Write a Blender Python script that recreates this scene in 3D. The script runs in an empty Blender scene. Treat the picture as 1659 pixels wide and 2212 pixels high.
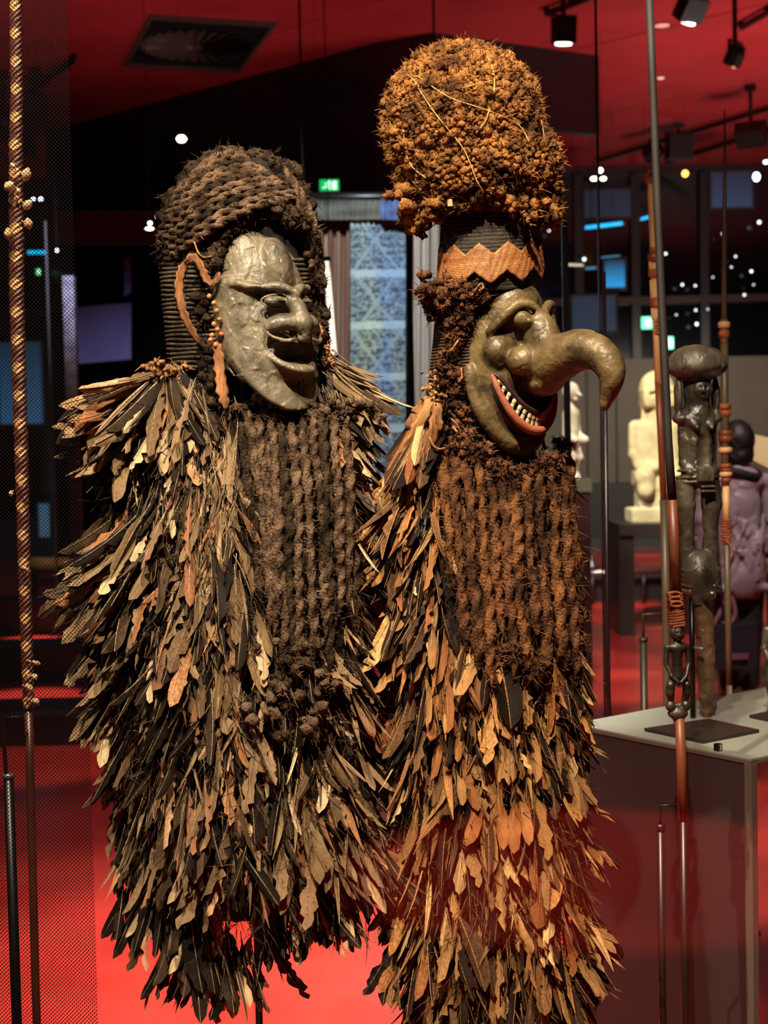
import bpy, math, random
import numpy as np
from mathutils import Vector, Matrix, noise
S = bpy.context.scene
R = random.Random(7)
NR = np.random.default_rng(7)
PI = math.pi
# ------------------------------------------------------------------ camera
FPX = 3200.0; CX, CY = 829.5, 1106.0
PITCH = math.radians(-2.8); ROLL = math.radians(1.2)
CAMZ = 1.6
_f = Vector((0, math.cos(PITCH), math.sin(PITCH)))
_r0 = Vector((1, 0, 0)); _u0 = _r0.cross(_f)
_u = (_u0*math.cos(ROLL) + _r0*math.sin(ROLL)).normalized()
_r = (_r0*math.cos(ROLL) - _u0*math.sin(ROLL)).normalized()
EYE = Vector((0, 0, CAMZ))
cd = bpy.data.cameras.new('camera'); cam = bpy.data.objects.new('camera', cd)
S.collection.objects.link(cam); S.camera = cam
cam.matrix_world = Matrix(((_r.x,_u.x,-_f.x,EYE.x),(_r.y,_u.y,-_f.y,EYE.y),(_r.z,_u.z,-_f.z,EYE.z),(0,0,0,1)))
cd.sensor_fit = 'VERTICAL'; cd.sensor_height = 36.0; cd.lens = FPX/2212.0*36.0
cd.clip_start = 0.05; cd.clip_end = 100
cd.dof.use_dof = True; cd.dof.focus_distance = 2.8; cd.dof.aperture_fstop = 5.6
def ray(px, py):
    return _f + _r*((px-CX)/FPX) - _u*((py-CY)/FPX)
def P(px, py, D): return EYE + ray(px, py)*D
def onz(px, py, z):
    d = ray(px, py); return EYE + d*((z-CAMZ)/d.z)
def ony(px, py, y):
    d = ray(px, py); return EYE + d*(y/d.y)
def onplane(px, py, p0, n):
    d = ray(px, py); return EYE + d*((p0-EYE).dot(n)/d.dot(n))
# ------------------------------------------------------------------ look
w = bpy.data.worlds.new('world'); S.world = w; w.use_nodes = True
w.node_tree.nodes['Background'].inputs[0].default_value = (0.55, 0.6, 1.0, 1)
w.node_tree.nodes['Background'].inputs[1].default_value = 0.012
S.view_settings.view_transform = 'Standard'; S.view_settings.look = 'None'
S.view_settings.exposure = 0.0; S.view_settings.gamma = 1.0; S.view_settings.use_curve_mapping = False
try:
    S.cycles.use_denoising = True; S.cycles.max_bounces = 8; S.cycles.transparent_max_bounces = 24
    S.cycles.caustics_reflective = False; S.cycles.caustics_refractive = False
    S.cycles.sample_clamp_indirect = 4.0
except Exception: pass
CEIL = 5.4
def light(name, kind, loc, target, power, color, size=0.1, angle=40, blend=0.5):
    l = bpy.data.lights.new(name, kind); l.energy = power; l.color = color
    if kind == 'SPOT':
        l.spot_size = math.radians(angle); l.spot_blend = blend; l.shadow_soft_size = size
    elif kind == 'AREA': l.size = size
    else: l.shadow_soft_size = size
    o = bpy.data.objects.new(name, l); S.collection.objects.link(o)
    o.location = loc
    d = Vector(target)-Vector(loc)
    o.rotation_euler = d.to_track_quat('-Z', 'Y').to_euler()
    return o
WARM = (1.0, 0.79, 0.56); WHITE = (1.0, 0.93, 0.84)
def setup_lights():
    a = P(560, 900, 2.8); b = P(1080, 800, 2.8)
    # two accent spots high in front of the case, over the visitor's left shoulder
    light('spot_costume_left', 'SPOT', (-0.8, 1.0, 4.5), (a.x, a.y, a.z-0.35), LT['key1'], WARM, 0.025, 62, 0.6)
    light('spot_costume_right', 'SPOT', (0.05, 0.62, 4.5), (b.x+0.05, b.y, b.z-0.25), LT['key2'], WARM, 0.025, 62, 0.6)
    light('spot_fill', 'SPOT', (-2.3, 1.2, 3.6), (-0.2, 2.8, 1.1), LT['fill'], WARM, 0.08, 50, 0.8)
    # spots on the dark figure and plinth
    c = P(1520, 1100, 3.67)
    light('spot_figure', 'SPOT', (c.x-0.5, c.y-1.3, 4.3), c, LT['fig'], WHITE, 0.04, 34, 0.6)
    # stone statue
    c = P(1415, 980, 12)
    light('spot_stone', 'SPOT', (c.x-1.0, c.y-3.2, 5.0), c, LT['stone'], (1.0, 0.9, 0.66), 0.05, 20, 0.5)
    c = P(1240, 950, 9)
    light('spot_bone', 'SPOT', (c.x-0.5, c.y-2.5, 4.8), c, LT['bone'], (1.0, 0.93, 0.78), 0.05, 12, 0.5)
    # textile
    c = P(800, 800, 10)
    light('spot_textile', 'SPOT', (c.x-0.3, c.y-3.0, 5.0), (c.x, c.y, c.z), LT['textile'], (0.85, 0.92, 1.0), 0.1, 46, 0.7)
    # floor pools
    for i, (px, py, pw, ang, col) in enumerate([
            (660, 2100, 620, 30, (1.0, 0.84, 0.7)), (860, 2180, 600, 24, (1.0, 0.87, 0.75)), (200, 2060, 150, 30, (1, .7, .6)),
            (1330, 1480, 300, 17, (1.0, .8, .6)), (1330, 1305, 300, 10, (1, .6, .5)),
            (60, 1386, 1900, 9, (1, .7, .6)), (60, 1508, 850, 10, (1, .7, .6)), (60, 1650, 220, 14, (1, .7, .6)),
            (1655, 1760, 240, 16, (1, .75, .6)), (1400, 1200, 420, 6, (1, .6, .55))]):
        c = onz(px, py, 0)
        light('spot_floor', 'SPOT', (c.x, c.y-0.3, CEIL-0.25), c, pw*LT['floor'], col, 0.05, ang, 0.6)
    c = onz(1655, 2080, 0); light('spot_floor', 'SPOT', (c.x+1.9, c.y-.2, 3.0), c, 260, (1, .75, .6), 0.05, 30, 0.6)
    # pool of light on the floor behind the visitor (seen in the glass)
    light('spot_behind', 'SPOT', (0.75, -2.5, CEIL-0.3), (0.75, -2.5, 0), LT['behind'], (1.0, .6, .5), 0.05, 22, 0.35)
    # wash on the red ceiling
    light('wash_ceiling_right', 'SPOT', (5.5, 12.5, 0.6), (4.0, 16.0, CEIL), LT['ceilr'], (1.0, .75, .7), 1.2, 110, 1.0)
    light('wash_ceiling_left', 'SPOT', (-2.3, 10.0, 1.2), (-1.9, 12.6, CEIL), LT['ceill'], (1.0, .75, .7), 0.4, 75, 1.0)
    # far wall panels
    c = P(1500, 900, 20)
    light('wash_far_wall', 'SPOT', (c.x, c.y-5, 2.2), (c.x, c.y, c.z-1.2), LT['wall'], (1, .9, .72), 0.3, 62, .5)
    c = P(220, 700, 13)
    light('wash_panel', 'SPOT', (c.x+0.2, c.y-3, 4.0), c, LT['panel'], (.6, .65, 1), 0.2, 40, 1)
LT = dict(key1=900, key2=860, fill=60, fig=210, stone=1700, bone=1000, textile=1500, floor=2.9, behind=4600, ceilr=1500, ceill=330, wall=900, panel=900)
setup_lights()
# ------------------------------------------------------------------ helpers: materials
def lin(c):
    if isinstance(c, str):
        c = c.lstrip('#'); c = [int(c[i:i+2], 16)/255 for i in (0, 2, 4)]
    return tuple((x/12.92 if x <= 0.04045 else ((x+0.055)/1.055)**2.4) for x in c)
_M = {}
def mat(name, c1, c2=None, rough=0.6, rvar=0.0, nscale=8.0, bump=0.0, bscale=60.0, metal=0.0, emit=0.0, spec=0.5, stretch=None, detail=4.0, lo=0.35, hi=0.65, coat=0.0):
    if name in _M: return _M[name]
    m = bpy.data.materials.new(name); m.use_nodes = True; nt = m.node_tree; b = nt.nodes['Principled BSDF']
    c1 = lin(c1); b.inputs['Base Color'].default_value = (*c1, 1)
    b.inputs['Roughness'].default_value = rough; b.inputs['Metallic'].default_value = metal
    b.inputs['Specular IOR Level'].default_value = spec
    if coat: b.inputs['Coat Weight'].default_value = coat
    tc = nt.nodes.new('ShaderNodeTexCoord'); mp = nt.nodes.new('ShaderNodeMapping')
    nt.links.new(tc.outputs['Object'], mp.inputs[0])
    if stretch: mp.inputs['Scale'].default_value = stretch
    if c2 is not None:
        n = nt.nodes.new('ShaderNodeTexNoise'); n.inputs['Scale'].default_value = nscale; n.inputs['Detail'].default_value = detail
        r = nt.nodes.new('ShaderNodeValToRGB'); r.color_ramp.elements[0].position = lo; r.color_ramp.elements[1].position = hi
        r.color_ramp.elements[0].color = (*c1, 1); r.color_ramp.elements[1].color = (*lin(c2), 1)
        nt.links.new(mp.outputs[0], n.inputs[0]); nt.links.new(n.outputs['Fac'], r.inputs[0]); nt.links.new(r.outputs[0], b.inputs['Base Color'])
    if rvar:
        n3 = nt.nodes.new('ShaderNodeTexNoise'); n3.inputs['Scale'].default_value = nscale*2.3; n3.inputs['Detail'].default_value = 6
        mr_ = nt.nodes.new('ShaderNodeMapRange'); mr_.inputs['From Min'].default_value = .3; mr_.inputs['From Max'].default_value = .7; mr_.inputs['To Min'].default_value = max(.05, rough-rvar); mr_.inputs['To Max'].default_value = rough+rvar
        nt.links.new(mp.outputs[0], n3.inputs[0]); nt.links.new(n3.outputs['Fac'], mr_.inputs[0]); nt.links.new(mr_.outputs[0], b.inputs['Roughness'])
    if bump:
        n2 = nt.nodes.new('ShaderNodeTexNoise'); n2.inputs['Scale'].default_value = bscale; n2.inputs['Detail'].default_value = 5
        bp = nt.nodes.new('ShaderNodeBump'); bp.inputs['Strength'].default_value = bump; bp.inputs['Distance'].default_value = 0.01
        nt.links.new(mp.outputs[0], n2.inputs[0]); nt.links.new(n2.outputs['Fac'], bp.inputs['Height']); nt.links.new(bp.outputs[0], b.inputs['Normal'])
    if emit:
        b.inputs['Emission Color'].default_value = (*c1, 1); b.inputs['Emission Strength'].default_value = emit
    _M[name] = m; return m
def glass_mat(name, fac, tint=(1, 1, 1)):
    if name in _M: return _M[name]
    m = bpy.data.materials.new(name); m.use_nodes = True; nt = m.node_tree
    for n in list(nt.nodes): nt.nodes.remove(n)
    out = nt.nodes.new('ShaderNodeOutputMaterial'); t = nt.nodes.new('ShaderNodeBsdfTransparent'); g = nt.nodes.new('ShaderNodeBsdfGlossy')
    mx = nt.nodes.new('ShaderNodeMixShader'); t.inputs[0].default_value = (*tint, 1); g.inputs['Roughness'].default_value = 0.0
    mx.inputs[0].default_value = fac
    nt.links.new(t.outputs[0], mx.inputs[1]); nt.links.new(g.outputs[0], mx.inputs[2]); nt.links.new(mx.outputs[0], out.inputs[0])
    _M[name] = m; return m
# ------------------------------------------------------------------ helpers: geometry
C = S.collection
def link_mesh(name, v, f, m, parent=None, smooth=True, mats=None, midx=None):
    me = bpy.data.meshes.new(name)
    me.from_pydata([tuple(x) for x in v] if not isinstance(v, np.ndarray) else v.tolist(), [], f if not isinstance(f, np.ndarray) else f.tolist())
    for mm in (mats or [m]): me.materials.append(mm)
    if midx is not None: me.polygons.foreach_set('material_index', midx)
    if smooth: me.polygons.foreach_set('use_smooth', [True]*len(me.polygons))
    me.update()
    o = bpy.data.objects.new(name, me); C.objects.link(o)
    if parent is not None:
        o.parent = parent; o.matrix_parent_inverse = Matrix.Translation(-parent.location) if parent.parent is None else Matrix.Identity(4)
        if parent.parent is not None: o.matrix_parent_inverse = (parent_world(parent)).inverted()
    return o
def parent_world(p):
    if p.parent is None: return Matrix.LocRotScale(p.location, p.rotation_euler, p.scale)
    return parent_world(p.parent) @ p.matrix_parent_inverse @ Matrix.LocRotScale(p.location, p.rotation_euler, p.scale)
def tag(o, label=None, cat=None, group=None, kind=None):
    if label: o['label'] = label
    if cat: o['category'] = cat
    if group: o['group'] = group
    if kind: o['kind'] = kind
    return o
def thing(name, label, cat, loc, group=None):
    o = bpy.data.objects.new(name, None); C.objects.link(o); o.location = loc; o.empty_display_size = 0.05
    return tag(o, label, cat, group)
class MB:
    def __init__(s): s.v = []; s.f = []
    def add(s, v, f):
        n = len(s.v); s.v.extend([tuple(x) for x in v]); s.f.extend([tuple(i+n for i in q) for q in f]); return s
    def hexa(s, b, t):
        """b, t: 4 bottom and 4 top points, counter-clockwise seen from above"""
        return s.add(list(b)+list(t), [(3,2,1,0),(4,5,6,7),(0,1,5,4),(1,2,6,5),(2,3,7,6),(3,0,4,7)])
    def box(s, c, size, rz=0.0, M=None):
        x, y, z = size[0]/2, size[1]/2, size[2]/2
        pts = [Vector(p) for p in ((-x,-y,-z),(x,-y,-z),(x,y,-z),(-x,y,-z),(-x,-y,z),(x,-y,z),(x,y,z),(-x,y,z))]
        M = M or Matrix.Rotation(rz, 3, 'Z'); pts = [M@p+Vector(c) for p in pts]
        return s.hexa(pts[:4], pts[4:])
    def tube(s, pts, rad, n=10, cap=True, mod=None):
        pts = [Vector(p) for p in pts]; k = len(pts)
        if not hasattr(rad, '__len__'): rad = [rad]*k
        T = [(pts[min(i+1,k-1)]-pts[max(i-1,0)]).normalized() for i in range(k)]
        a = T[0].orthogonal().normalized(); v = []
        for i in range(k):
            a = (a - T[i]*a.dot(T[i])).normalized(); b = T[i].cross(a)
            for j in range(n):
                t = 2*PI*j/n; r = rad[i]*(mod(i, t) if mod else 1.0)
                v.append(pts[i]+(a*math.cos(t)+b*math.sin(t))*r)
        f = [(i*n+j, i*n+(j+1)%n, (i+1)*n+(j+1)%n, (i+1)*n+j) for i in range(k-1) for j in range(n)]
        if cap: f += [tuple(range(n))[::-1], tuple((k-1)*n+j for j in range(n))]
        return s.add(v, f)
    def lathe(s, prof, org, n=16, axis=(0,0,1)):
        z = Vector(axis).normalized(); a = z.orthogonal().normalized(); b = z.cross(a); org = Vector(org); v = []
        for r, h in prof:
            for j in range(n):
                t = 2*PI*j/n; v.append(org+z*h+(a*math.cos(t)+b*math.sin(t))*max(r,1e-4))
        k = len(prof)
        f = [(i*n+j, i*n+(j+1)%n, (i+1)*n+(j+1)%n, (i+1)*n+j) for i in range(k-1) for j in range(n)]
        f += [tuple(range(n))[::-1], tuple((k-1)*n+j for j in range(n))]
        return s.add(v, f)
    def build(s, name, m, parent=None, smooth=False, **k): return link_mesh(name, s.v, s.f, m, parent, smooth, **k)
def smooth_pts(pts, per=6):
    pts = [Vector(p) for p in pts]; out = []
    q = [pts[0]*2-pts[1]]+pts+[pts[-1]*2-pts[-2]]
    for i in range(1, len(q)-2):
        for k in range(per):
            t = k/per; a, b, c, d = q[i-1], q[i], q[i+1], q[i+2]
            out.append(0.5*((2*b)+(c-a)*t+(2*a-5*b+4*c-d)*t*t+(3*b-a-3*c+d)*t**3))
    out.append(pts[-1]); return out
# ------------------------------------------------------------------ signed distance sculpting
def cat4(pts, per=4):
    p = [np.array(q, float) for q in pts]; q = [p[0]*2-p[1]]+p+[p[-1]*2-p[-2]]; out = []
    for i in range(1, len(q)-2):
        for k in range(per):
            t = k/per; a, b, c, d = q[i-1], q[i], q[i+1], q[i+2]
            out.append(0.5*((2*b)+(c-a)*t+(2*a-5*b+4*c-d)*t*t+(3*b-a-3*c+d)*t**3))
    out.append(p[-1]); return out
class SDF:
    def __init__(s, lo, hi, h):
        s.lo = np.array(lo, float); s.h = h
        n = [int(math.ceil((b-a)/h))+1 for a, b in zip(lo, hi)]
        s.ax = [(lo[i]+h*np.arange(n[i])).astype(np.float32) for i in range(3)]
        s.F = np.full(n, 1e3, np.float32); s.warp = None
    def sl(s, lo, hi):
        r = []
        for i in range(3):
            a = int(np.clip((lo[i]-s.lo[i])//s.h, 0, len(s.ax[i])-1)); b = int(np.clip((hi[i]-s.lo[i])//s.h+2, a+1, len(s.ax[i])))
            r.append(slice(a, b))
        return tuple(r)
    def grid(s, q):
        x = s.ax[0][q[0]][:,None,None]; y = s.ax[1][q[1]][None,:,None]; z = s.ax[2][q[2]][None,None,:]
        if s.warp: z = z - s.warp(x, y)
        return x, y, z
    def op(s, fn, lo, hi, k=6.0, sub=False):
        pad = 2*k+3*s.h; ex = 60 if s.warp else 0
        q = s.sl((lo[0]-pad, lo[1]-pad, lo[2]-pad-ex), (hi[0]+pad, hi[1]+pad, hi[2]+pad+ex))
        x, y, z = s.grid(q); d = fn(x, y, z).astype(np.float32); F = s.F[q]
        if sub:
            d = -d; hh = np.clip(0.5-0.5*(F-d)/k, 0, 1); s.F[q] = F*(1-hh)+d*hh+k*hh*(1-hh)
        else:
            hh = np.clip(0.5+0.5*(F-d)/k, 0, 1); s.F[q] = F*(1-hh)+d*hh-k*hh*(1-hh)
    def ell(s, c, r, k=6.0, sub=False, rot=0.0):
        """rot: rotation in the x-y plane"""
        c = np.array(c, float); r = np.array(r, float); R_ = max(r[0], r[1]) if rot else None
        ca, sa = math.cos(rot), math.sin(rot)
        def fn(x, y, z):
            X, Y, Z = x-c[0], y-c[1], z-c[2]
            if rot: X, Y = X*ca+Y*sa, -X*sa+Y*ca
            k0 = np.sqrt((X/r[0])**2+(Y/r[1])**2+(Z/r[2])**2)+1e-6
            k1 = np.sqrt((X/r[0]**2)**2+(Y/r[1]**2)**2+(Z/r[2]**2)**2)+1e-9
            return k0*(k0-1)/k1
        e = np.array([R_, R_, r[2]]) if rot else r
        s.op(fn, c-e, c+e, k, sub)
    def cone(s, a, b, ra, rb, k=6.0, sub=False):
        a = np.array(a, float); b = np.array(b, float); d = b-a; L = max(float(d@d), 1e-6)
        def fn(x, y, z):
            X, Y, Z = x-a[0], y-a[1], z-a[2]
            t = np.clip((X*d[0]+Y*d[1]+Z*d[2])/L, 0, 1)
            return np.sqrt((X-t*d[0])**2+(Y-t*d[1])**2+(Z-t*d[2])**2)-(ra+(rb-ra)*t)
        m = max(ra, rb); s.op(fn, np.minimum(a, b)-m, np.maximum(a, b)+m, k, sub)
    def chain(s, pts, k=6.0, sub=False, mirror=False, fine=0):
        if fine: pts = cat4(pts, fine)
        for sx in ((1, -1) if mirror else (1,)):
            for p, q in zip(pts[:-1], pts[1:]):
                s.cone((p[0]*sx, p[1], p[2]), (q[0]*sx, q[1], q[2]), p[3], q[3], k, sub)
    def box(s, c, r, rd=2.0, k=6.0, sub=False, rot=0.0):
        ca, sa = math.cos(rot), math.sin(rot)
        def fn(x, y, z):
            X, Y, Z = x-c[0], y-c[1], z-c[2]
            if rot: X, Y = X*ca+Y*sa, -X*sa+Y*ca
            X, Y, Z = np.abs(X)-r[0]+rd, np.abs(Y)-r[1]+rd, np.abs(Z)-r[2]+rd
            return np.sqrt(np.maximum(X,0)**2+np.maximum(Y,0)**2+np.maximum(Z,0)**2)+np.minimum(np.maximum(np.maximum(X,Y),Z),0)-rd
        m = max(r[0], r[1]); e = np.array([m, m, r[2]]); c_ = np.array(c, float); s.op(fn, c_-e, c_+e, k, sub)
    def facet(s, amp, cell, seed=0):
        """shallow adze facets: worley cell offsets added to the field near the surface"""
        rng = np.random.default_rng(seed); lo = s.lo; hi = [a[-1] for a in s.ax]
        q = np.argwhere(np.abs(s.F) < 3*s.h)
        if len(q) == 0: return
        pos = np.stack([s.ax[i][q[:,i]] for i in range(3)], 1)
        n = int(np.prod([(b-a)/cell for a, b in zip(lo, hi)]))+4
        seeds = rng.uniform(lo, hi, (n, 3)).astype(np.float32); nr = rng.normal(size=(n, 3)).astype(np.float32); nr /= np.linalg.norm(nr, axis=1)[:,None]
        out = np.zeros(len(pos), np.float32)
        for a in range(0, len(pos), 20000):
            p = pos[a:a+20000]; d2 = (p**2).sum(1)[:,None]-2*p@seeds.T+(seeds**2).sum(1)[None]
            i = d2.argmin(1); out[a:a+20000] = ((p-seeds[i])*nr[i]).sum(1)/cell*amp
        s.F[tuple(q.T)] += out
    def mesh(s):
        F = s.F; I = F < 0; n = F.shape; h = s.h
        c = I[:-1,:-1,:-1].astype(np.int8)
        tot = sum(I[a:n[0]-1+a, b:n[1]-1+b, e:n[2]-1+e].astype(np.int8) for a in (0,1) for b in (0,1) for e in (0,1))
        mask = (tot > 0) & (tot < 8); cells = np.argwhere(mask); idx = -np.ones(mask.shape, np.int64); idx[mask] = np.arange(len(cells))
        acc = np.zeros((len(cells), 3)); cnt = np.zeros(len(cells))
        E = []
        for a in (0,1):
            for b in (0,1):
                E += [((0,a,b),(1,a,b)), ((a,0,b),(a,1,b)), ((a,b,0),(a,b,1))]
        for p, q in E:
            p = np.array(p); q = np.array(q)
            fp = F[tuple((cells+p).T)]; fq = F[tuple((cells+q).T)]; m = (fp < 0) != (fq < 0)
            t = np.where(m, fp/np.where(m, fp-fq, 1), 0)
            acc += m[:,None]*((cells+p)+(q-p)*t[:,None]); cnt += m
        V = s.lo+acc/cnt[:,None]*h
        faces = []
        for ax in range(3):
            a = np.moveaxis(I, ax, 0); e = a[:-1] != a[1:]
            u, v = [i for i in range(3) if i != ax]
            w = np.argwhere(np.moveaxis(e, 0, ax)); w = w[(w[:,u] > 0) & (w[:,v] > 0) & (w[:,u] < n[u]-1) & (w[:,v] < n[v]-1)]
            du = np.zeros(3, int); du[u] = 1; dv = np.zeros(3, int); dv[v] = 1
            q = np.stack([idx[tuple((w-du-dv).T)], idx[tuple((w-dv).T)], idx[tuple(w.T)], idx[tuple((w-du).T)]], 1)
            ins = I[tuple(w.T)]
            flip = ins if ax != 1 else ~ins
            q[~flip] = q[~flip][:, ::-1]
            faces.append(q)
        return V, np.concatenate(faces)
def outward(V, Fq):
    """flip the winding of a closed quad mesh if its signed volume is negative"""
    a, b, c, d = (V[Fq[:,i]] for i in range(4))
    vol = np.einsum('ij,ij->i', a, np.cross(b, c)).sum()+np.einsum('ij,ij->i', a, np.cross(c, d)).sum()
    return Fq if vol > 0 else Fq[:, ::-1]
class Frame:
    """local pixel-sized units (x right, y down, z to the viewer) around an object's own anchor; yaw turns the object"""
    def __init__(s, x0, y0, D, yaw=0.0, unit=None):
        s.o = P(x0, y0, D); s.D = D; s.u = unit or D/FPX
        z = (EYE-s.o); z.z = 0; z.normalize()
        up = Vector((0, 0, 1)); lean = -_r*math.sin(ROLL)*0
        x = up.cross(z).normalized(); s.x0, s.y0 = x0, y0
        ca, sa = math.cos(yaw), math.sin(yaw)
        # roll of the picture: world up leans left in it, so pixel columns lean too; objects stay upright
        s.X = (x*ca - z*sa*1.0); s.Z = (z*ca + x*sa); s.Y = -up
        s.A = np.array([[*(s.X*s.u)], [*(s.Y*s.u)], [*(s.Z*s.u)]]); s.ov = np.array(s.o)
    def w(s, p): return Vector(s.ov+np.array(p, float)@s.A)
    def arr(s, V): return s.ov+np.asarray(V)@s.A
def sculpt_mesh(name, sd, fr, m, parent=None, smooth=True):
    V, F = sd.mesh(); W = fr.arr(V); F = outward(W, F)
    return link_mesh(name, W, F, m, parent, smooth)
# ================================================================== the room
def grow_node_floor():
    m = mat('red_floor', '#b83c34', '#96261f', rough=0.22, nscale=1.3, bump=0.02, bscale=6.0, spec=0.55, lo=0.3, hi=0.7)
    return m
M_floor = grow_node_floor()
M_ceil = mat('red_ceiling', '#b82a2e', '#a82428', rough=0.55, nscale=2.0)
M_dark = mat('dark_paint', '#0e0a0b', rough=0.45)
M_maroon = mat('maroon_wall', '#2a0a0e', rough=0.5)
def slab(name, pts, h0, h1, m, kind='structure', parent=None):
    """vertical wall slab through plan points, thickness 0.12 behind it"""
    mb = MB()
    for a, b in zip(pts[:-1], pts[1:]):
        a, b = Vector((a[0], a[1], 0)), Vector((b[0], b[1], 0)); d = (b-a).normalized(); n = Vector((-d.y, d.x, 0))*0.12
        q = [a, b, b+n, a+n]
        mb.hexa([p+Vector((0,0,h0)) for p in q], [p+Vector((0,0,h1)) for p in q])
    o = mb.build(name, m, parent)
    if kind and parent is None: o['kind'] = kind
    return o
X0, X1, Y0, Y1 = -9.0, 11.0, -7.0, 22.5
o = MB().box(((X0+X1)/2, (Y0+Y1)/2, -0.05), (X1-X0, Y1-Y0, 0.1)).build('floor', M_floor); tag(o, kind='structure')
# ceiling as long red boards with thin joints
ceil = MB().box(((X0+X1)/2, (Y0+Y1)/2, CEIL+0.1), (X1-X0, Y1-Y0, 0.12)).build('ceiling', mat('ceiling_joint', '#3a070b', rough=0.7)); tag(ceil, kind='structure')
def ceil_line(a, b): return onz(*a, CEIL), onz(*b, CEIL)
ja, jb = ceil_line((580, 75), (800, 8)); jd = (jb-ja).normalized(); jn = Vector((-jd.y, jd.x, 0)); 
mb = None
for k in range(-7, 8):
    c0 = ja + jn*(k*2.6+0.01); c1 = c0+jn*2.58
    q = [c0-jd*30, c0+jd*30, c1+jd*30, c1-jd*30]
    # clip the board to the room by a simple rectangle clip
    def clip(poly):
        for ax, lim, sg in ((0, X0, 1), (0, X1, -1), (1, Y0, 1), (1, Y1, -1)):
            out = []
            for i in range(len(poly)):
                p, r_ = poly[i], poly[(i+1) % len(poly)]
                ip = (p[ax]-lim)*sg >= 0; ir = (r_[ax]-lim)*sg >= 0
                if ip: out.append(p)
                if ip != ir:
                    t = (lim-p[ax])/(r_[ax]-p[ax]); out.append(p+(r_-p)*t)
            poly = out
            if not poly: break
        return poly
    pl = clip([Vector((p.x, p.y, 0)) for p in q])
    if len(pl) < 3: continue
    n = len(pl); b = MB(); b.add([p+Vector((0,0,CEIL)) for p in pl]+[p+Vector((0,0,CEIL+0.03)) for p in pl],
        [tuple(range(n))[::-1], tuple(range(n, 2*n))]+[(i, (i+1)%n, n+(i+1)%n, n+i) for i in range(n)])
    b.build('panel', M_ceil, ceil)
# outer walls
slab('wall_left', [(X0, Y1), (X0, Y0)][::-1], 0, CEIL+0.05, M_maroon)
slab('wall_right', [(X1, Y1), (X1, Y0)], 0, CEIL+0.05, M_maroon)
slab('wall_front', [(X1, Y0), (X0, Y0)], 0, CEIL+0.05, M_dark)
# far wall: lower stone-brown panel, upper dark window band
YB = 21.2
zt = ony(1500, 773, YB).z; zb = 0.0
wb = slab('wall_back', [(X0, YB), (X1, YB)], CEIL-0.12, CEIL+0.05, M_maroon)
M_pane = mat('night_glass', '#07090d', '#0b0f16', rough=0.12, nscale=0.5, spec=0.6)
M_mull = mat('mullion', '#1d1716', rough=0.5)
win = slab('window_1', [(X0, YB+0.03), (X1, YB+0.03)], zt, CEIL-0.12, M_pane)
for px in (100, 1250, 1372, 1520, 1700):
    x = ony(px, 600, YB).x; MB().box((x, YB-0.03, (zt+CEIL-0.12)/2), (0.12, 0.1, CEIL-0.12-zt)).build('mullion', M_mull, win)
MB().box(((X0+X1)/2, YB-0.05, ony(1450, 648, YB).z), (X1-X0, 0.12, 0.1)).build('transom', mat('transom', '#3a2620', rough=0.5), win)
zp = ony(1400, 1040, YB).z
M_panel = mat('brown_panel', '#585040', '#4e463a', rough=0.6, nscale=1.0)
lo = slab('wall_back_panelling', [(X0, YB-0.1), (X1, YB-0.1)], 0, zp, mat('dark_skirt', '#16130f', rough=0.6))
xs = [ony(p, 900, YB).x for p in (-200, 60, 320, 580, 840, 1100, 1265, 1328, 1560, 1800)]
for a, b in zip(xs[:-1], xs[1:]):
    MB().box(((a+b)/2, YB-0.08, (zp+zt)/2), (b-a-0.02, 0.14, zt-zp)).build('panel', M_panel, lo)
# added dark wall and bulkhead, standing in for the ceiling's fall into darkness
pA, pB, pC, pD = onz(97, 285, CEIL), onz(800, 95, CEIL), onz(935, 70, CEIL), onz(1293, 120, CEIL)
M_part = mat('dim_zone_dark', '#0d0607', rough=0.34, spec=0.6)
slab('wall_dim_zone', [(pA.x, pA.y), (pB.x, pB.y), (pC.x, pC.y)], 0, CEIL, M_part)
zbk = P(1200, 300, pD.y).z
slab('wall_dim_bulkhead', [(pC.x, pC.y), (pD.x, pD.y)], zbk, CEIL, M_part)
def part_y(px):   # depth of the added dark wall under a picture column
    t = (px-97)/(800-97); return pA.y+(pB.y-pA.y)*max(0, min(1, t))
# red band that paints a reflection, and lavender panels, on the dark wall
def wall_panel(name, label, cat, px0, py0, px1, py1, m, gap=0.75, th=0.05, D=None, skew=0):
    y = (D or part_y((px0+px1)/2))-gap; q = [ony(px0, py1, y), ony(px1, py1+skew, y), ony(px1, py0+skew, y), ony(px0, py0, y)]
    b = MB(); f = Vector((0, th, 0)); b.add(q+[p+f for p in q], [(0,1,2,3),(7,6,5,4),(0,4,5,1),(1,5,6,2),(2,6,7,3),(3,7,4,0)])
    o = b.build(name, m); return tag(o, label, cat)
wall_panel('reflection_band', 'dull red reflection painted as a band across the dark wall behind the left costume', 'wall panel', 112, 455, 470, 530, mat('reflection_red', '#4a0d14', rough=.5))
wall_panel('projection_panel', 'small slate blue panel high on the dark wall, above the lavender one', 'wall panel', 268, 560, 283, 640, mat('slate_panel', '#5a6a9a', rough=.7), skew=-8)
wall_panel('projection_panel', 'large lavender grey panel on the dark wall left of the left costume', 'wall panel', 165, 664, 283, 786, mat('lavender_panel', '#8d88b8', '#6a6790', rough=.7, nscale=.8), skew=-10)
# baseboards
slab('baseboard_back', [(X0, YB-0.22), (X1, YB-0.22)], 0, 0.12, M_dark)
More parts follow.
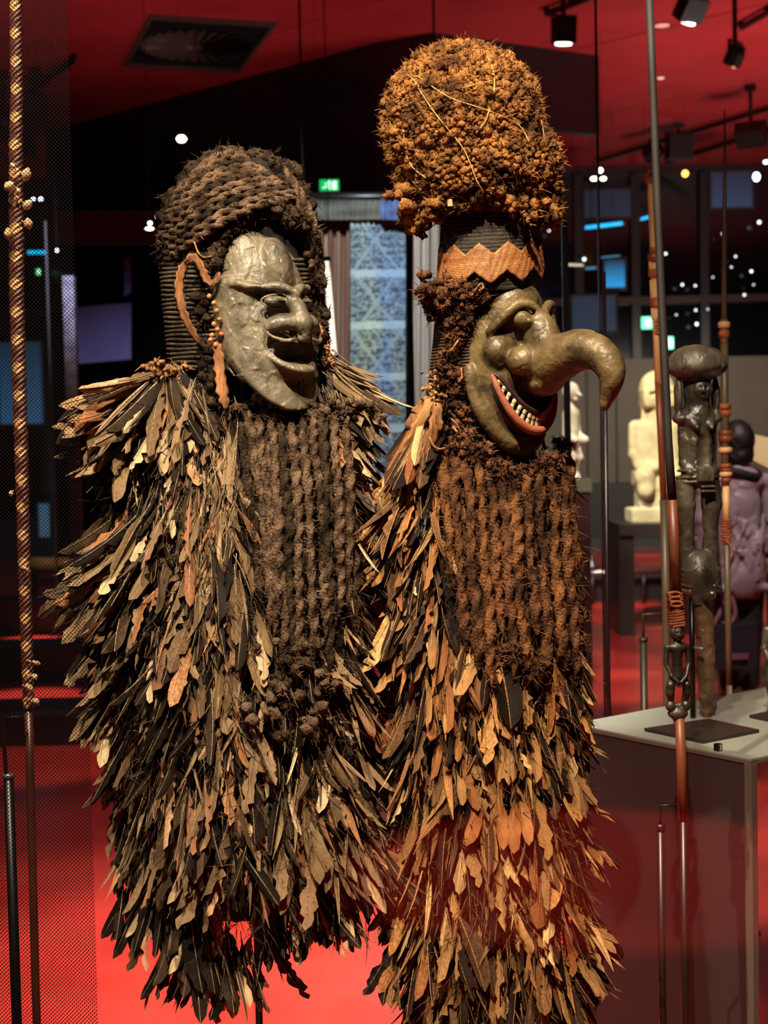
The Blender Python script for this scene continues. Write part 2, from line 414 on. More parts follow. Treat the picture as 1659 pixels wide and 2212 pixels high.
# ------------------------------------------------------------------ ceiling vent
vq = [onz(*p, CEIL) for p in ((322, 30), (597, 47), (517, 150), (266, 136))]
vc = sum(vq, Vector())/4; M_vent = mat('vent_metal', '#5a4640', rough=0.35, metal=0.2)
vent = thing('ceiling_vent', 'square dark swirl air diffuser set in the red ceiling', 'vent', (vc.x, vc.y, CEIL))
def lerp(a, b, t): return a+(b-a)*t
b = MB(); inner = [lerp(p, vc, 0.06) for p in vq]; dz = Vector((0, 0, -0.04))
for i in range(4):
    j = (i+1) % 4; b.hexa([p+dz for p in (vq[i], vq[j], inner[j], inner[i])], [vq[i], vq[j], inner[j], inner[i]])
b.build('frame', M_vent, vent)
b = MB(); b.hexa([p+Vector((0,0,-0.012)) for p in inner], inner); b.build('backing', mat('vent_back', '#0c0808', rough=.6), vent)
vr = min((vq[i]-vq[(i+1)%4]).length for i in range(4))*0.46
proto = None
for k in range(28):
    t = 2*PI*k/28
    if proto is None:
        b = MB(); p0, p1 = Vector((vr*0.1, 0, -0.015)), Vector((vr, 0, -0.015)); b.hexa(
            [p0+Vector((0,-.008,-.03)), p1+Vector((0,-.05,-.03)), p1+Vector((0,0.0,-.02)), p0+Vector((0,0,-.02))],
            [p0+Vector((0,.008,0)), p1+Vector((0,.04,0)), p1+Vector((0,.05,.005)), p0+Vector((0,.014,.005))])
        o = link_mesh('blade', b.v, b.f, M_vent, None, False); proto = o
    else: o = proto.copy(); C.objects.link(o)
    o.parent = vent; o.rotation_euler = (0, 0, t)
b = MB(); b.lathe([(0.02, -0.05), (vr*0.1, -0.045), (vr*0.11, -0.01)], vc, 16); b.build('hub', M_vent, vent)
# ------------------------------------------------------------------ lamps on the ceiling
M_lamp = mat('lamp_black', '#0c0b0c', rough=0.4); M_bulb = mat('bulb_white', '#fff2dc', emit=9.0); M_bulb_y = mat('bulb_yellow', '#ffc04a', emit=5.0)
M_bulb_c = mat('bulb_cool', '#dff0ff', emit=8.0); M_rim = mat('lamp_rim', '#b58a5a', rough=.3, metal=.6)
def track(name, label, a, b, zoff=0.05, w_=0.035):
    p, q = onz(*a, CEIL-zoff), onz(*b, CEIL-zoff); d = (q-p); L = d.length; c = (p+q)/2
    mb = MB().box(c, (L, w_, 0.05), rz=math.atan2(d.y, d.x)); o = mb.build(name, M_lamp); tag(o, label, 'track', 'lighting tracks on the red ceiling')
    n = max(2, int(L/2));
    for i in range(n+1):
        t = i/n; c = p+(q-p)*t; MB().box((c.x, c.y, CEIL-0.015), (0.05, 0.05, 0.05)).build('clip', M_lamp, o)
    return o
def box_lamp(label, px, py, w_, h_, drop=0.35, tilt=0.4, rz=0.3, glow=True, bulb=None, stem=0.35, D=None, round_=False):
    """a track spotlight: canopy at the ceiling, stem, yoke, housing, lens"""
    head = onz(px, py, CEIL-drop) if D is None else P(px, py, D); u = (head.y)/FPX
    t = thing('track_spotlight', label, 'spotlight', (head.x, head.y, CEIL-0.02), 'track spotlights hung under the ceiling')
    MB().box((head.x, head.y, CEIL-0.04), (0.12, 0.05, 0.06), rz).build('adapter', M_lamp, t)
    MB().tube([(head.x, head.y, CEIL-0.06), (head.x, head.y, head.z+h_*u*0.4)], 0.022, 8).build('stem', M_lamp, t)
    Mx = Matrix.Rotation(rz, 3, 'Z') @ Matrix.Rotation(tilt, 3, 'X')
    W, H = w_*u, h_*u; L = max(W, H)*1.0
    b = MB()
    if round_:
        ax = Mx@Vector((0, 0, -1)); b.lathe([(W*.25, -H*.5), (W*.4, -H*.42), (W*.5, -H*.1), (W*.5, H*.5), (W*.44, H*.5), (W*.4, H*.36)], head, 20, ax)
    else:
        b.box(head, (W, H*0.7, H), M=Mx)
        for k in range(4): b.box(head+Mx@Vector((0, H*0.35+0.006, (k-1.5)*H*0.2)), (W*0.8, 0.012, H*0.06), M=Mx)
    b.build('housing', M_lamp, t, smooth=False)
    b = MB(); 
    for sx in (-1, 1): b.box(head+Matrix.Rotation(rz, 3, 'Z')@Vector((sx*(W*0.5+0.012), 0, H*0.25)), (0.012, 0.03, H*0.7), rz)
    b.box(head+Vector((0, 0, H*0.6)), (W+0.04, 0.03, 0.012), rz); b.build('yoke', M_lamp, t)
    if glow:
        ax = Mx@Vector((0, 0, -1)); c = head+ax*(H*0.5); b = MB(); b.lathe([(0.001, 0.0), (W*.36, 0.0), (W*.38, -0.01), (W*.38, -0.02)], c+ax*0.012, 20, ax); b.build('lens', bulb or M_bulb, t)
    return t
track('lighting_track', 'thin black lighting track above the lamp at the right border', (1600, 60), (1720, -8))
track('lighting_track', 'long black lighting track running across the ceiling to the dark window wall', (1290, 348), (1700, 222))
track('lighting_track', 'black lighting track at the top centre beside the glass edge', (1180, 30), (1290, -12))
track('lighting_track', 'black lighting track at the top left by the woven pole', (60, 205), (160, 128))
track('lighting_track', 'faint far lighting track just above the window wall', (1440, 352), (1700, 268))
box_lamp('black lamp head cropped by the top of the picture, beside the wooden pole', 1493, 18, 58, 52, 0.45, 0.7, 0.5, True)
box_lamp('slim black spotlight hanging on the red ceiling, with a bright brass rim', 1588, 118, 40, 46, 0.6, 0.5, 0.8, True, M_rim, round_=True)
box_lamp('square black box spotlight seen right of the tall dark pole', 1466, 318, 52, 52, 0.3, 0.05, 0.15, False)
box_lamp('round drum shaped spotlight partly behind the tall dark pole', 1412, 328, 34, 40, 0.3, 1.2, 1.0, False, round_=True)
box_lamp('bluish grey spotlight with double bracket near the right border', 1622, 292, 62, 46, 0.55, 0.9, -0.5, False)
box_lamp('black spotlight with a wide bright lens at top centre right', 1218, 66, 46, 52, 0.5, 0.15, 0.2, True)
box_lamp('dark box spotlight beside the woven pole at the left, upper one', 78, 232, 42, 50, 0.4, 0.1, 0.1, False)
box_lamp('dark round spotlight beside the woven pole, below the box one', 60, 318, 30, 34, 0.5, 0.9, 0.1, False, round_=True)
box_lamp('spotlight with a glowing yellow lens at the left border', 8, 262, 34, 34, 0.5, 0.9, 0.1, True, M_bulb_y, round_=True)
M_dl = mat('downlight_trim', '#5a1519', rough=.5)
def downlight(label, px, py, w_, m=M_bulb, D=None):
    if D is None: c = onz(px, py, CEIL-0.005)
    else: c = P(px, py, D)
    u = c.y/FPX; t = thing('downlight', label, 'downlight', (c.x, c.y, c.z+0.02), 'small round lights overhead')
    r = w_*u*0.5
    MB().lathe([(r*1.25, 0.02), (r*1.3, 0.0), (r*1.02, -0.004), (r, 0.01)], c, 20).build('trim', M_dl, t)
    MB().lathe([(r*0.98, 0.012), (r*0.98, -0.001), (r*.5, -0.012), (0.001, -0.016)], c, 20).build('lens', m, t)
downlight('pale round downlight low on the red ceiling beside the dark pole', 1427, 168, 18, mat('dl_soft', '#f7c9b8', emit=.9))
downlight('pale crescent of a downlight high on the ceiling beside the dark pole', 1430, 55, 34, mat('dl_soft2', '#f0a898', emit=.6))
# white lamps seen against the dark areas: small pendant balls with a short rod
def bead_lamp(label, px, py, w_, m, D=13.0, h_=None, ceil_to=True):
    c = P(px, py, D); u = D/FPX; r = w_*u*0.42
    t = thing('hanging_lamp', label, 'lamp', tuple(c), 'distant hanging lamps')
    a = (h_ or w_)/w_
    MB().lathe([(0.001, -r*a), (r*.6, -r*a*.8), (r, 0), (r*.6, r*a*.8), (0.001, r*a)], c, 12).build('bulb', m, t, smooth=True)
    MB().tube([(c.x, c.y, c.z+r*a*.7), (c.x, c.y, CEIL-0.0)], 0.0015, 5).build('rod', M_lamp, t)
for lab, px, py, w_, h_, m, D in (
    ('elongated warm white lamp in the dark above the left costume hair', 392, 300, 26, 18, M_bulb, 12.5),
    ('small cool lamp left of the left costume hair, upper one', 343, 468, 16, 10, M_bulb_c, 12.5),
    ('tiny white lamp left of the left costume hair, middle one', 324, 482, 10, 8, M_bulb, 12.5),
    ('flat white lamp left of the left costume hair, lowest one', 323, 494, 22, 6, M_bulb, 12.5),
    ('small white lamp under the green exit sign above the textile', 688, 424, 16, 9, M_bulb, 11.5),
    ('warm lamp pair on the glass edge below the red ceiling, upper one', 1297, 368, 12, 12, M_bulb, 14),
    ('warm oval lamp on the glass edge below the red ceiling, left one', 1283, 386, 18, 10, M_bulb, 14),
    ('warm oval lamp on the glass edge below the red ceiling, right one', 1303, 386, 16, 9, M_bulb, 14),
    ('warm glowing lamp on the edge of the window wall below the box spotlight', 1480, 375, 17, 17, M_bulb_y, 17),
    ('bright cool lamp at the top of the window wall near the right border', 1634, 382, 18, 22, M_bulb_c, 17),
    ('white lamp at the right border where the ceiling meets the windows', 1655, 350, 14, 8, M_bulb_c, 17),
    ('tiny cool lamp beside the woven pole, left one', 72, 430, 8, 6, M_bulb_c, 14),
    ('tiny cool lamp beside the woven pole, right one', 88, 430, 9, 8, M_bulb_c, 14),
    ('tiny white lamp left of the left costume shoulder hair', 123, 541, 7, 8, M_bulb_c, 12)):
    bead_lamp(lab, px, py, w_, m, D, h_)
# city / gallery lights mirrored in the night windows: small globes standing just inside the glass
gl = [(1589,554),(1580,577),(1623,586),(1540,599),(1474,615),(1502,617),(1628,615),(1608,637),(1529,668),(1503,670),(1461,680),(1277,670),(1278,680),(1246,685),(1295,692),(1332,698),(1270,695),(1262,560),(1438,548),(1186,498),(1640,480),(1560,505),(1505,700)]
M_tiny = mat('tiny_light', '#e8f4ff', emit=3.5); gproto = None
for i, (px, py) in enumerate(gl):
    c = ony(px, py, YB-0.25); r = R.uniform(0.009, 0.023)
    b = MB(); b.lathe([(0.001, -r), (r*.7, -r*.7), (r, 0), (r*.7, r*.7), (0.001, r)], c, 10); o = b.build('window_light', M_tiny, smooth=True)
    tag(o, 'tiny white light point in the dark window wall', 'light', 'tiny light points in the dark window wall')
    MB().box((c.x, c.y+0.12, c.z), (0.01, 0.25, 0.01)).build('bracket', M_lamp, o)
# ------------------------------------------------------------------ exit signs
M_green = mat('exit_green', '#12a855', emit=1.3); M_mint = mat('exit_mint', '#6dffc8', emit=1.6); M_signw = mat('exit_white', '#d8fff0', emit=1.6)
def exit_sign(label, px, py, w_, h_, D, m, rz=0.0):
    c = P(px, py, D); u = D/FPX; W, H = w_*u, h_*u
    t = thing('exit_sign', label, 'sign', tuple(c)); Mz = Matrix.Rotation(rz, 3, 'Z')
    def q(x, y, z): return c+Mz@Vector((x*W, y, z*H))
    MB().box(c, (W*1.05, 0.06, H*1.08), rz).build('housing', mat('sign_case', '#16201c', rough=.5), t)
    MB().box(q(0, -0.035, 0), (W, 0.012, H), rz).build('face', m, t)
    # running figure and door
    b = MB()
    b.box(q(.26, -.045, -.02), (W*.22, .006, H*.72), rz)
    b.lathe([(0.001, -.003), (H*.1, -.003), (H*.1, .003), (0.001, .003)], q(-.02, -.046, .3), 10, (0, 1, 0))
    for (x0, z0, x1, z1, th) in ((-.04,.2,-.1,-.08,.09), (-.1,-.08,.04,-.2,.06), (.04,-.2,-.02,-.4,.05), (-.1,-.08,-.22,-.2,.06), (-.22,-.2,-.36,-.22,.05), (-.05,.16,.12,.06,.045), (-.06,.16,-.24,.12,.045)):
        a_, b_ = q(x0, -.046, z0), q(x1, -.046, z1); b.tube([a_, b_], th*H*.8, 6)
    b.build('pictogram', M_signw, t)
    MB().tube([(c.x, c.y, c.z+H*.5), (c.x, c.y, CEIL)], 0.002, 5).build('rod', M_lamp, t)
exit_sign('green emergency exit sign glowing in the dark above the textile', 712, 402, 42, 24, 11, M_green)
exit_sign('bright mint exit sign left of the spears, upper one', 1396, 698, 23, 26, 18, M_mint)
exit_sign('small mint exit sign left of the mushroom shaped head, lower one', 1446, 741, 15, 26, 18, M_mint)
exit_sign('faint green sign far left beside the woven pole', 84, 588, 10, 14, 18, M_green)
# ------------------------------------------------------------------ blue lit things on the window wall
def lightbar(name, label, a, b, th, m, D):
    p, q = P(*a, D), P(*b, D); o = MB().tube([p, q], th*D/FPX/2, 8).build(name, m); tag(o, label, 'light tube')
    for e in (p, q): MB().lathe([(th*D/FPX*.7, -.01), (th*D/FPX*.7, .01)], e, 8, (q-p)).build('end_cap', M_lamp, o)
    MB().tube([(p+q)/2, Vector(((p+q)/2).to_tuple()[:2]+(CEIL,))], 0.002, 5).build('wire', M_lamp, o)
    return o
M_blue = mat('blue_tube', '#18a8e8', emit=1.6); M_blue_d = mat('blue_tube_dim', '#3d8fb8', emit=.5)
lightbar('light_tube', 'bright blue light tube in the dark windows, longest one', (1262, 492), (1346, 482), 8, M_blue, 17)
lightbar('light_tube', 'short blue light tube just left of the spears', (1382, 474), (1404, 468), 6, M_blue, 17)
lightbar('light_tube', 'dim blue tube below the longest one', (1298, 556), (1340, 552), 3, M_blue_d, 17)
lightbar('light_tube', 'pale horizontal tube beside the black case post', (1214, 571), (1262, 573), 5, mat('pale_tube', '#c8c8b0', emit=1.0), 15)
lightbar('light_tube', 'turquoise tube bent at the end near the glass edge', (1262, 580), (1290, 578), 6, M_blue_d, 15)
lightbar('light_tube', 'blue light tube at the left beside the woven pole', (58, 545), (106, 545), 8, M_blue, 16)
lightbar('light_tube', 'slim white glowing strip standing in for a reflection behind the mask of the left costume', (705, 560), (722, 772), 13, mat('white_reflection', '#fff1d8', emit=1.5), 6.5)  # glowing tube stands in for a fluorescent reflection
M_bluep = bpy.data.materials.new('blue_glow'); M_bluep.use_nodes = True
def screen(name, label, px0, py0, px1, py1, D, top, bot):  # flat panel whose glow is painted as an emission gradient
    m = bpy.data.materials.new(name); m.use_nodes = True; nt = m.node_tree; b = nt.nodes['Principled BSDF']
    tc = nt.nodes.new('ShaderNodeTexCoord'); sp = nt.nodes.new('ShaderNodeSeparateXYZ'); r = nt.nodes.new('ShaderNodeValToRGB')
    r.color_ramp.elements[0].color = (*lin(bot), 1); r.color_ramp.elements[1].color = (*lin(top), 1)
    nt.links.new(tc.outputs['Generated'], sp.inputs[0]); nt.links.new(sp.outputs['Z'], r.inputs[0]); nt.links.new(r.outputs[0], b.inputs['Emission Color'])
    b.inputs['Emission Strength'].default_value = 1.0; b.inputs['Base Color'].default_value = (.01, .01, .02, 1)
    c = P((px0+px1)/2, (py0+py1)/2, D); u = D/FPX; W, H = abs(px1-px0)*u, abs(py1-py0)*u
    t = thing('glow_panel', label, 'screen', (c.x, c.y, c.z))
    MB().box(c, (W, 0.04, H)).build('display', m, t)
    b = MB()
    for sx in (-1, 1): b.box(c+Vector((sx*(W/2+.015), 0, 0)), (.03, .06, H+.06))
    for sz in (-1, 1): b.box(c+Vector((0, 0, sz*(H/2+.015))), (W, .06, .03))
    b.build('bezel', M_lamp, t)
    MB().tube([(c.x, c.y+.02, c.z+H/2), (c.x, c.y+.02, CEIL)], .003, 5).build('rod', M_lamp, t)
screen('scr1', 'blue panel of painted glow in the dark windows right of the crown', 1306, 562, 1349, 621, 17.5, '#0b2238', '#16a0e8')
screen('scr2', 'dim slate glow panel high in the window wall beside the thin spear', 1536, 372, 1624, 448, 18, '#0e1c2c', '#1c3550')
screen('scr3', 'dim blue glow panel in the windows below the box spotlight', 1262, 410, 1362, 470, 18.5, '#0e1a28', '#10222f')
screen('scr4', 'dim steel blue glow panel low in the windows left of the hooked nose', 1236, 640, 1330, 716, 18.5, '#152838', '#14303e')
screen('scr5', 'tall teal glow panel at the left border behind the woven pole', 0, 740, 92, 915, 17, '#14303f', '#274d6e')
screen('scr6', 'small blue grey glow panel low at the left beside the woven pole', 85, 1088, 108, 1160, 16, '#2f566a', '#3a5262')
# ================================================================== textile wall behind the costumes
def cloth_sheet(name, px0, py0, px1, py1, D, m, pleat=0.0, freq=8, nx=60, ny=40, parent=None, wob=0.01, seed=1):
    a, b, c_, d = P(px0, py0, D), P(px1, py0, D), P(px1, py1, D), P(px0, py1, D)
    rr = random.Random(seed); ph = [rr.uniform(0, 6) for _ in range(6)]
    v = []
    for side in (0, 1):
        for j in range(ny+1):
            for i in range(nx+1):
                s, t = i/nx, j/ny; p = lerp(lerp(a, b, s), lerp(d, c_, s), t)
                z = pleat*math.sin(s*freq*2*PI+ph[0]+.4*math.sin(t*5+ph[1]))+wob*math.sin(t*9+s*3+ph[2])+wob*.6*math.sin(s*7-t*4+ph[3])
                v.append((p.x, p.y+z+side*0.006, p.z))
    n = (nx+1)*(ny+1); f = []
    for j in range(ny):
        for i in range(nx):
            q = (j*(nx+1)+i, j*(nx+1)+i+1, (j+1)*(nx+1)+i+1, (j+1)*(nx+1)+i); f.append(q[::-1]); f.append(tuple(k+n for k in q))
    for j in range(ny):
        for i in (0, nx):
            a0, a1 = j*(nx+1)+i, (j+1)*(nx+1)+i; f.append((a0, a1, a1+n, a0+n) if i == 0 else (a0, a0+n, a1+n, a1))
    return link_mesh(name, v, f, m, parent, True)
def textile_mat():
    m = bpy.data.materials.new('ikat_cloth'); m.use_nodes = True; nt = m.node_tree; bs = nt.nodes['Principled BSDF']; bs.inputs['Roughness'].default_value = .9
    N, L = nt.nodes.new, nt.links.new
    tc = N('ShaderNodeTexCoord'); sp = N('ShaderNodeSeparateXYZ'); L(tc.outputs['Generated'], sp.inputs[0])
    def mth(op, a, b=None, c=None):
        n = N('ShaderNodeMath'); n.operation = op
        for i, x in enumerate((a, b, c)):
            if x is None: continue
            if isinstance(x, (int, float)): n.inputs[i].default_value = x
            else: L(x, n.inputs[i])
        return n.outputs[0]
    nz = N('ShaderNodeTexNoise'); nz.inputs['Scale'].default_value = 14; nz.inputs['Detail'].default_value = 2; L(tc.outputs['Generated'], nz.inputs[0])
    wob = mth('MULTIPLY', mth('SUBTRACT', nz.outputs['Fac'], .5), .05)
    X = mth('ADD', mth('SUBTRACT', sp.outputs['X'], .5), wob); Z = mth('ADD', mth('MULTIPLY', sp.outputs['Z'], 5.6), wob); aX = mth('ABSOLUTE', X)
    def line(val, period, width):      # thin light lines where val is a multiple of period
        fr = mth('ABSOLUTE', mth('SUBTRACT', mth('MODULO', mth('ADD', val, 50), period), period/2)); return mth('GREATER_THAN', fr, period/2-width)
    d1 = line(mth('ADD', mth('MULTIPLY', aX, 1.35), Z), 1.0, .036); d2 = line(mth('SUBTRACT', mth('MULTIPLY', aX, 1.35), Z), 1.0, .036)
    band = mth('LESS_THAN', mth('MODULO', mth('ADD', Z, 50.2), .84), .13)
    fine = line(Z, .123, .012)
    vo = N('ShaderNodeTexVoronoi'); vo.inputs['Scale'].default_value = 1.0; mp = N('ShaderNodeMapping'); mp.inputs['Scale'].default_value = (16, 1, 120); L(tc.outputs['Generated'], mp.inputs[0]); L(mp.outputs[0], vo.inputs[0])
    dots = mth('GREATER_THAN', vo.outputs['Distance'], .42)
    n2 = N('ShaderNodeTexNoise'); n2.inputs['Scale'].default_value = 1.0; n2.inputs['Detail'].default_value = 3; mp2 = N('ShaderNodeMapping'); mp2.inputs['Scale'].default_value = (26, 1, 150); L(tc.outputs['Generated'], mp2.inputs[0]); L(mp2.outputs[0], n2.inputs[0])
    spk = mth('GREATER_THAN', n2.outputs['Fac'], .52)
    motif = mth('MAXIMUM', mth('MULTIPLY', mth('MULTIPLY', dots, spk), .8), mth('MAXIMUM', mth('MULTIPLY', spk, .55), mth('MAXIMUM', mth('MULTIPLY', d1, .75), mth('MAXIMUM', mth('MULTIPLY', d2, .75), mth('MULTIPLY', fine, .55)))))
    bandpat = mth('MULTIPLY', band, mth('SUBTRACT', 1.0, mth('MULTIPLY', mth('LESS_THAN', vo.outputs['Distance'], .25), .8)))
    fac = mth('MAXIMUM', mth('MULTIPLY', motif, .8), mth('MULTIPLY', bandpat, .95))
    r = N('ShaderNodeValToRGB'); e = r.color_ramp.elements; e[0].color = (*lin('#2e3c48'), 1); e[1].color = (*lin('#9fb0b0'), 1); L(fac, r.inputs[0])
    r2 = N('ShaderNodeValToRGB'); r2.color_ramp.elements[0].color = (*lin('#b8c8e8'), 1); r2.color_ramp.elements[1].color = (*lin('#f8f0c8'), 1); r2.color_ramp.elements[0].position = .35; r2.color_ramp.elements[1].position = .65
    n3 = N('ShaderNodeTexNoise'); n3.inputs['Scale'].default_value = 2.2; L(tc.outputs['Generated'], n3.inputs[0]); L(n3.outputs['Fac'], r2.inputs[0])
    mx = N('ShaderNodeMix'); mx.data_type = 'RGBA'; mx.blend_type = 'MULTIPLY'; mx.inputs[0].default_value = 1; L(r.outputs[0], mx.inputs[6]); L(r2.outputs[0], mx.inputs[7]); L(mx.outputs[2], bs.inputs['Base Color'])
    return m
def stripe_mat(name, cols, scale):
    m = bpy.data.materials.new(name); m.use_nodes = True; nt = m.node_tree; bs = nt.nodes['Principled BSDF']; bs.inputs['Roughness'].default_value = .9
    N, L = nt.nodes.new, nt.links.new
    tc = N('ShaderNodeTexCoord'); mp = N('ShaderNodeMapping'); mp.inputs['Scale'].default_value = (scale, 0.001, 0.3); L(tc.outputs['Generated'], mp.inputs[0])
    n = N('ShaderNodeTexNoise'); n.inputs['Scale'].default_value = 1; n.inputs['Detail'].default_value = 1; L(mp.outputs[0], n.inputs[0])
    r = N('ShaderNodeValToRGB'); els = r.color_ramp.elements
    while len(els) < len(cols): els.new(.5)
    for i, c in enumerate(cols): els[i].position = .3+.4*i/(len(cols)-1); els[i].color = (*lin(c), 1)
    L(n.outputs['Fac'], r.inputs[0]); L(r.outputs[0], bs.inputs['Base Color']); return m
t = thing('patterned_textile', 'long blue and cream patterned ikat hanging between the two costumes', 'textile', tuple(P(820, 1180, 10)))
cloth_sheet('cloth', 757, 440, 876, 1184, 10, textile_mat(), 0.004, 2, parent=t, wob=.012)
cloth_sheet('fringe', 757, 1170, 876, 1205, 9.99, stripe_mat('fringe_s', ['#2a3440', '#8c9ca8'], 60), 0.01, 26, 80, 4, parent=t, wob=.004)
o = cloth_sheet('striped_curtain', 662, 432, 758, 1215, 10.08, stripe_mat('curt_brown', ['#3d2a20', '#6b4a34', '#4a3a30', '#8a7058', '#5c4a3e'], 24), 0.025, 5, parent=None); tag(o, 'brown striped pleated hanging left of the blue patterned textile', 'curtain')
o = cloth_sheet('striped_curtain', 893, 428, 950, 1190, 10.08, stripe_mat('curt_grey', ['#6d6458', '#a09a8c', '#7d6a58', '#9c9a94'], 16), 0.025, 3, parent=None); tag(o, 'grey beige striped pleated hanging right of the blue patterned textile', 'curtain')
o = cloth_sheet('curtain_header', 655, 432, 838, 474, 9.95, stripe_mat('curt_head', ['#2c302c', '#55564a', '#3a3a34'], 40), 0.015, 16, 80, 6); tag(o, 'dim grey pleated strip above the brown striped hanging', 'valance')
o = cloth_sheet('hanging_cloth', 822, 430, 872, 474, 9.9, stripe_mat('curt_blue', ['#33486c', '#4a5f88'], 14), 0.01, 4, 40, 6); tag(o, 'slate blue cloth strip just above the patterned textile', 'textile')
rail_a, rail_b = P(640, 428, 10.04), P(960, 424, 10.04)
rail = MB().tube([rail_a, rail_b], .035, 8).build('hanging_rail', M_lamp, smooth=True); tag(rail, 'black rail carrying the patterned textile and the striped hangings', 'rail')
for x in (0.05, 0.95):
    p = lerp(rail_a, rail_b, x); MB().tube([p, (p.x, p.y, CEIL)], .008, 6).build('cable', M_lamp, rail)
# ------------------------------------------------------------------ cases and posts
def post(name, label, a, b, w_, D, m, to_ceiling=True, cat='post', depth=None):
    p, q = P(*a, D), P(*b, D); z1 = p.z
    u = D/FPX; x = (p.x+q.x)/2; d = depth or w_*u
    t = thing(name, label, cat, (q.x, q.y, 0))
    MB().box((x, q.y, z1/2+.01), (w_*u, d, z1-.02)).build('shaft', m, t)
    MB().box((x, q.y, .012), (w_*u*3, d*3, .024)).build('foot_plate', M_lamp, t)
    return t
M_postd = mat('post_black', '#09080a', rough=.25)
post('case_post', 'black upright case post right of the crown, behind the hooked nose', (1216, 480), (1228, 1120), 13, 5.2, M_postd)
post('case_post', 'dark blue black upright standing in for a reflection, right of the blue patterned textile', (884, 540), (889, 870), 13, 8, mat('navy_reflection', '#0a1024', rough=.3))  # solid upright made for a dark blue reflection in the glass
post('display_column', 'mottled grey metal column left of the left costume', (152, 600), (170, 1180), 24, 12, mat('column_grey', '#4a4650', '#77747c', rough=.5, nscale=14), True, 'column')
post('case_post', 'thin grey glass joint at the left beside the woven pole', (100, 480), (110, 790), 4, 12.0, mat('joint_grey', '#4d4a4a', rough=.3))
M_glass = glass_mat('clear_glass', 0.03)
def pane(name, label, quad, th=.008):
    a, b, c_, d = quad; n = (b-a).cross(d-a).normalized()*th
    mb = MB(); mb.add([a, b, c_, d, a+n, b+n, c_+n, d+n], [(3,2,1,0),(4,5,6,7),(0,1,5,4),(1,2,6,5),(2,3,7,6),(3,0,4,7)])
    return mb.build(name, M_glass, dcase)
xg = 1.45
dcase = thing('display_case', 'large clear glass case with front and rear panes around the two feather costumes', 'display case', (.2, xg, 0))
pane('glass_pane', 'large clear front glass of the case before both costumes', [Vector((-1.6, xg, 0)), Vector((1.9, xg, 0)), Vector((1.9, xg, CEIL-.01)), Vector((-1.6, xg, CEIL-.01))])
# rear glass of the case between 935 and 1293 in the picture, with visible dark edges
g0, g1 = onz(937, 0, CEIL), P(1293, 700, 5.6)
a = P(930, 500, 6.2); b_ = P(1293, 500, 5.6)
pane('glass_pane', 'clear rear glass behind the tall headdress', [Vector((a.x, a.y, 0)), Vector((b_.x, b_.y, 0)), Vector((b_.x, b_.y, CEIL-.01)), Vector((a.x, a.y, CEIL-.01))], .02)
o = MB().box((b_.x, b_.y, CEIL/2), (.006, .03, CEIL-.03)).build('glass_joint', mat('joint_dark', '#1a1414', rough=.3), dcase)
# perforated film at the left edge
def film_mat():
    m = bpy.data.materials.new('perforated_film'); m.use_nodes = True; nt = m.node_tree
    for n in list(nt.nodes): nt.nodes.remove(n)
    N, L = nt.nodes.new, nt.links.new
    out = N('ShaderNodeOutputMaterial'); t = N('ShaderNodeBsdfTransparent'); d = N('ShaderNodeBsdfDiffuse'); d.inputs[0].default_value = (.008, .007, .008, 1); mx = N('ShaderNodeMixShader')
    tc = N('ShaderNodeTexCoord'); mp = N('ShaderNodeMapping'); mp.inputs['Rotation'].default_value = (0, math.radians(45), 0); L(tc.outputs['Object'], mp.inputs[0])
    sp = N('ShaderNodeSeparateXYZ'); L(mp.outputs[0], sp.inputs[0])
    def mth(op, a, b=None):
        n = N('ShaderNodeMath'); n.operation = op
        for i, x in enumerate((a, b)):
            if x is None: continue
            if isinstance(x, (int, float)): n.inputs[i].default_value = x
            else: L(x, n.inputs[i])
        return n.outputs[0]
    k = 2*PI/(6.0*2.3/FPX)
    s = mth('ADD', mth('SINE', mth('MULTIPLY', sp.outputs['X'], k)), mth('SINE', mth('MULTIPLY', sp.outputs['Z'], k)))
    L(mth('LESS_THAN', s, -.85), mx.inputs[0]); L(t.outputs[0], mx.inputs[1]); L(d.outputs[0], mx.inputs[2]); L(mx.outputs[0], out.inputs[0]); return m
c0, c1 = P(-90, 2400, 2.3), P(196, 2400, 2.3); zt_ = P(50, 0, 2.3).z
b = MB(); y = 2.25; xa, xb = P(-90, 1106, 2.3).x, P(192, 1106, 2.3).x
b.box(((xa+xb)/2, y, 1.6), (xb-xa, .003, 3.2)); o = b.build('perforated_screen', film_mat()); tag(o, 'fine dark perforated screen over the woven pole at the left', 'screen')
# ------------------------------------------------------------------ low furniture on the floor, left side and middle distance
def floor_box(name, label, cat, px0, px1, py, h, depth, m):
    a, b = onz(px0, py, 0), onz(px1, py, 0); c = (a+b)/2
    t = thing(name, label, cat, (c.x, c.y+depth/2, 0)); W = abs(b.x-a.x)
    MB().box((c.x, c.y+depth/2, h/2), (W, depth, h-.01)).build('body', m, t)
    MB().box((c.x, c.y+depth/2, h-.008), (W+.02, depth+.02, .02)).build('top', m, t); return t
M_bench = mat('bench_dark', '#1d191d', rough=.4)
floor_box('low_platform', 'low dark platform on the red floor behind the woven pole, farthest one', 'platform', -300, 250, 1372, .28, .5, M_bench)
floor_box('low_platform', 'low dark platform on the red floor behind the woven pole, middle one', 'platform', -200, 240, 1470, .22, .5, M_bench)
floor_box('low_platform', 'low dark platform on the red floor behind the woven pole, nearest one', 'platform', -200, 300, 1612, .17, .5, M_bench)
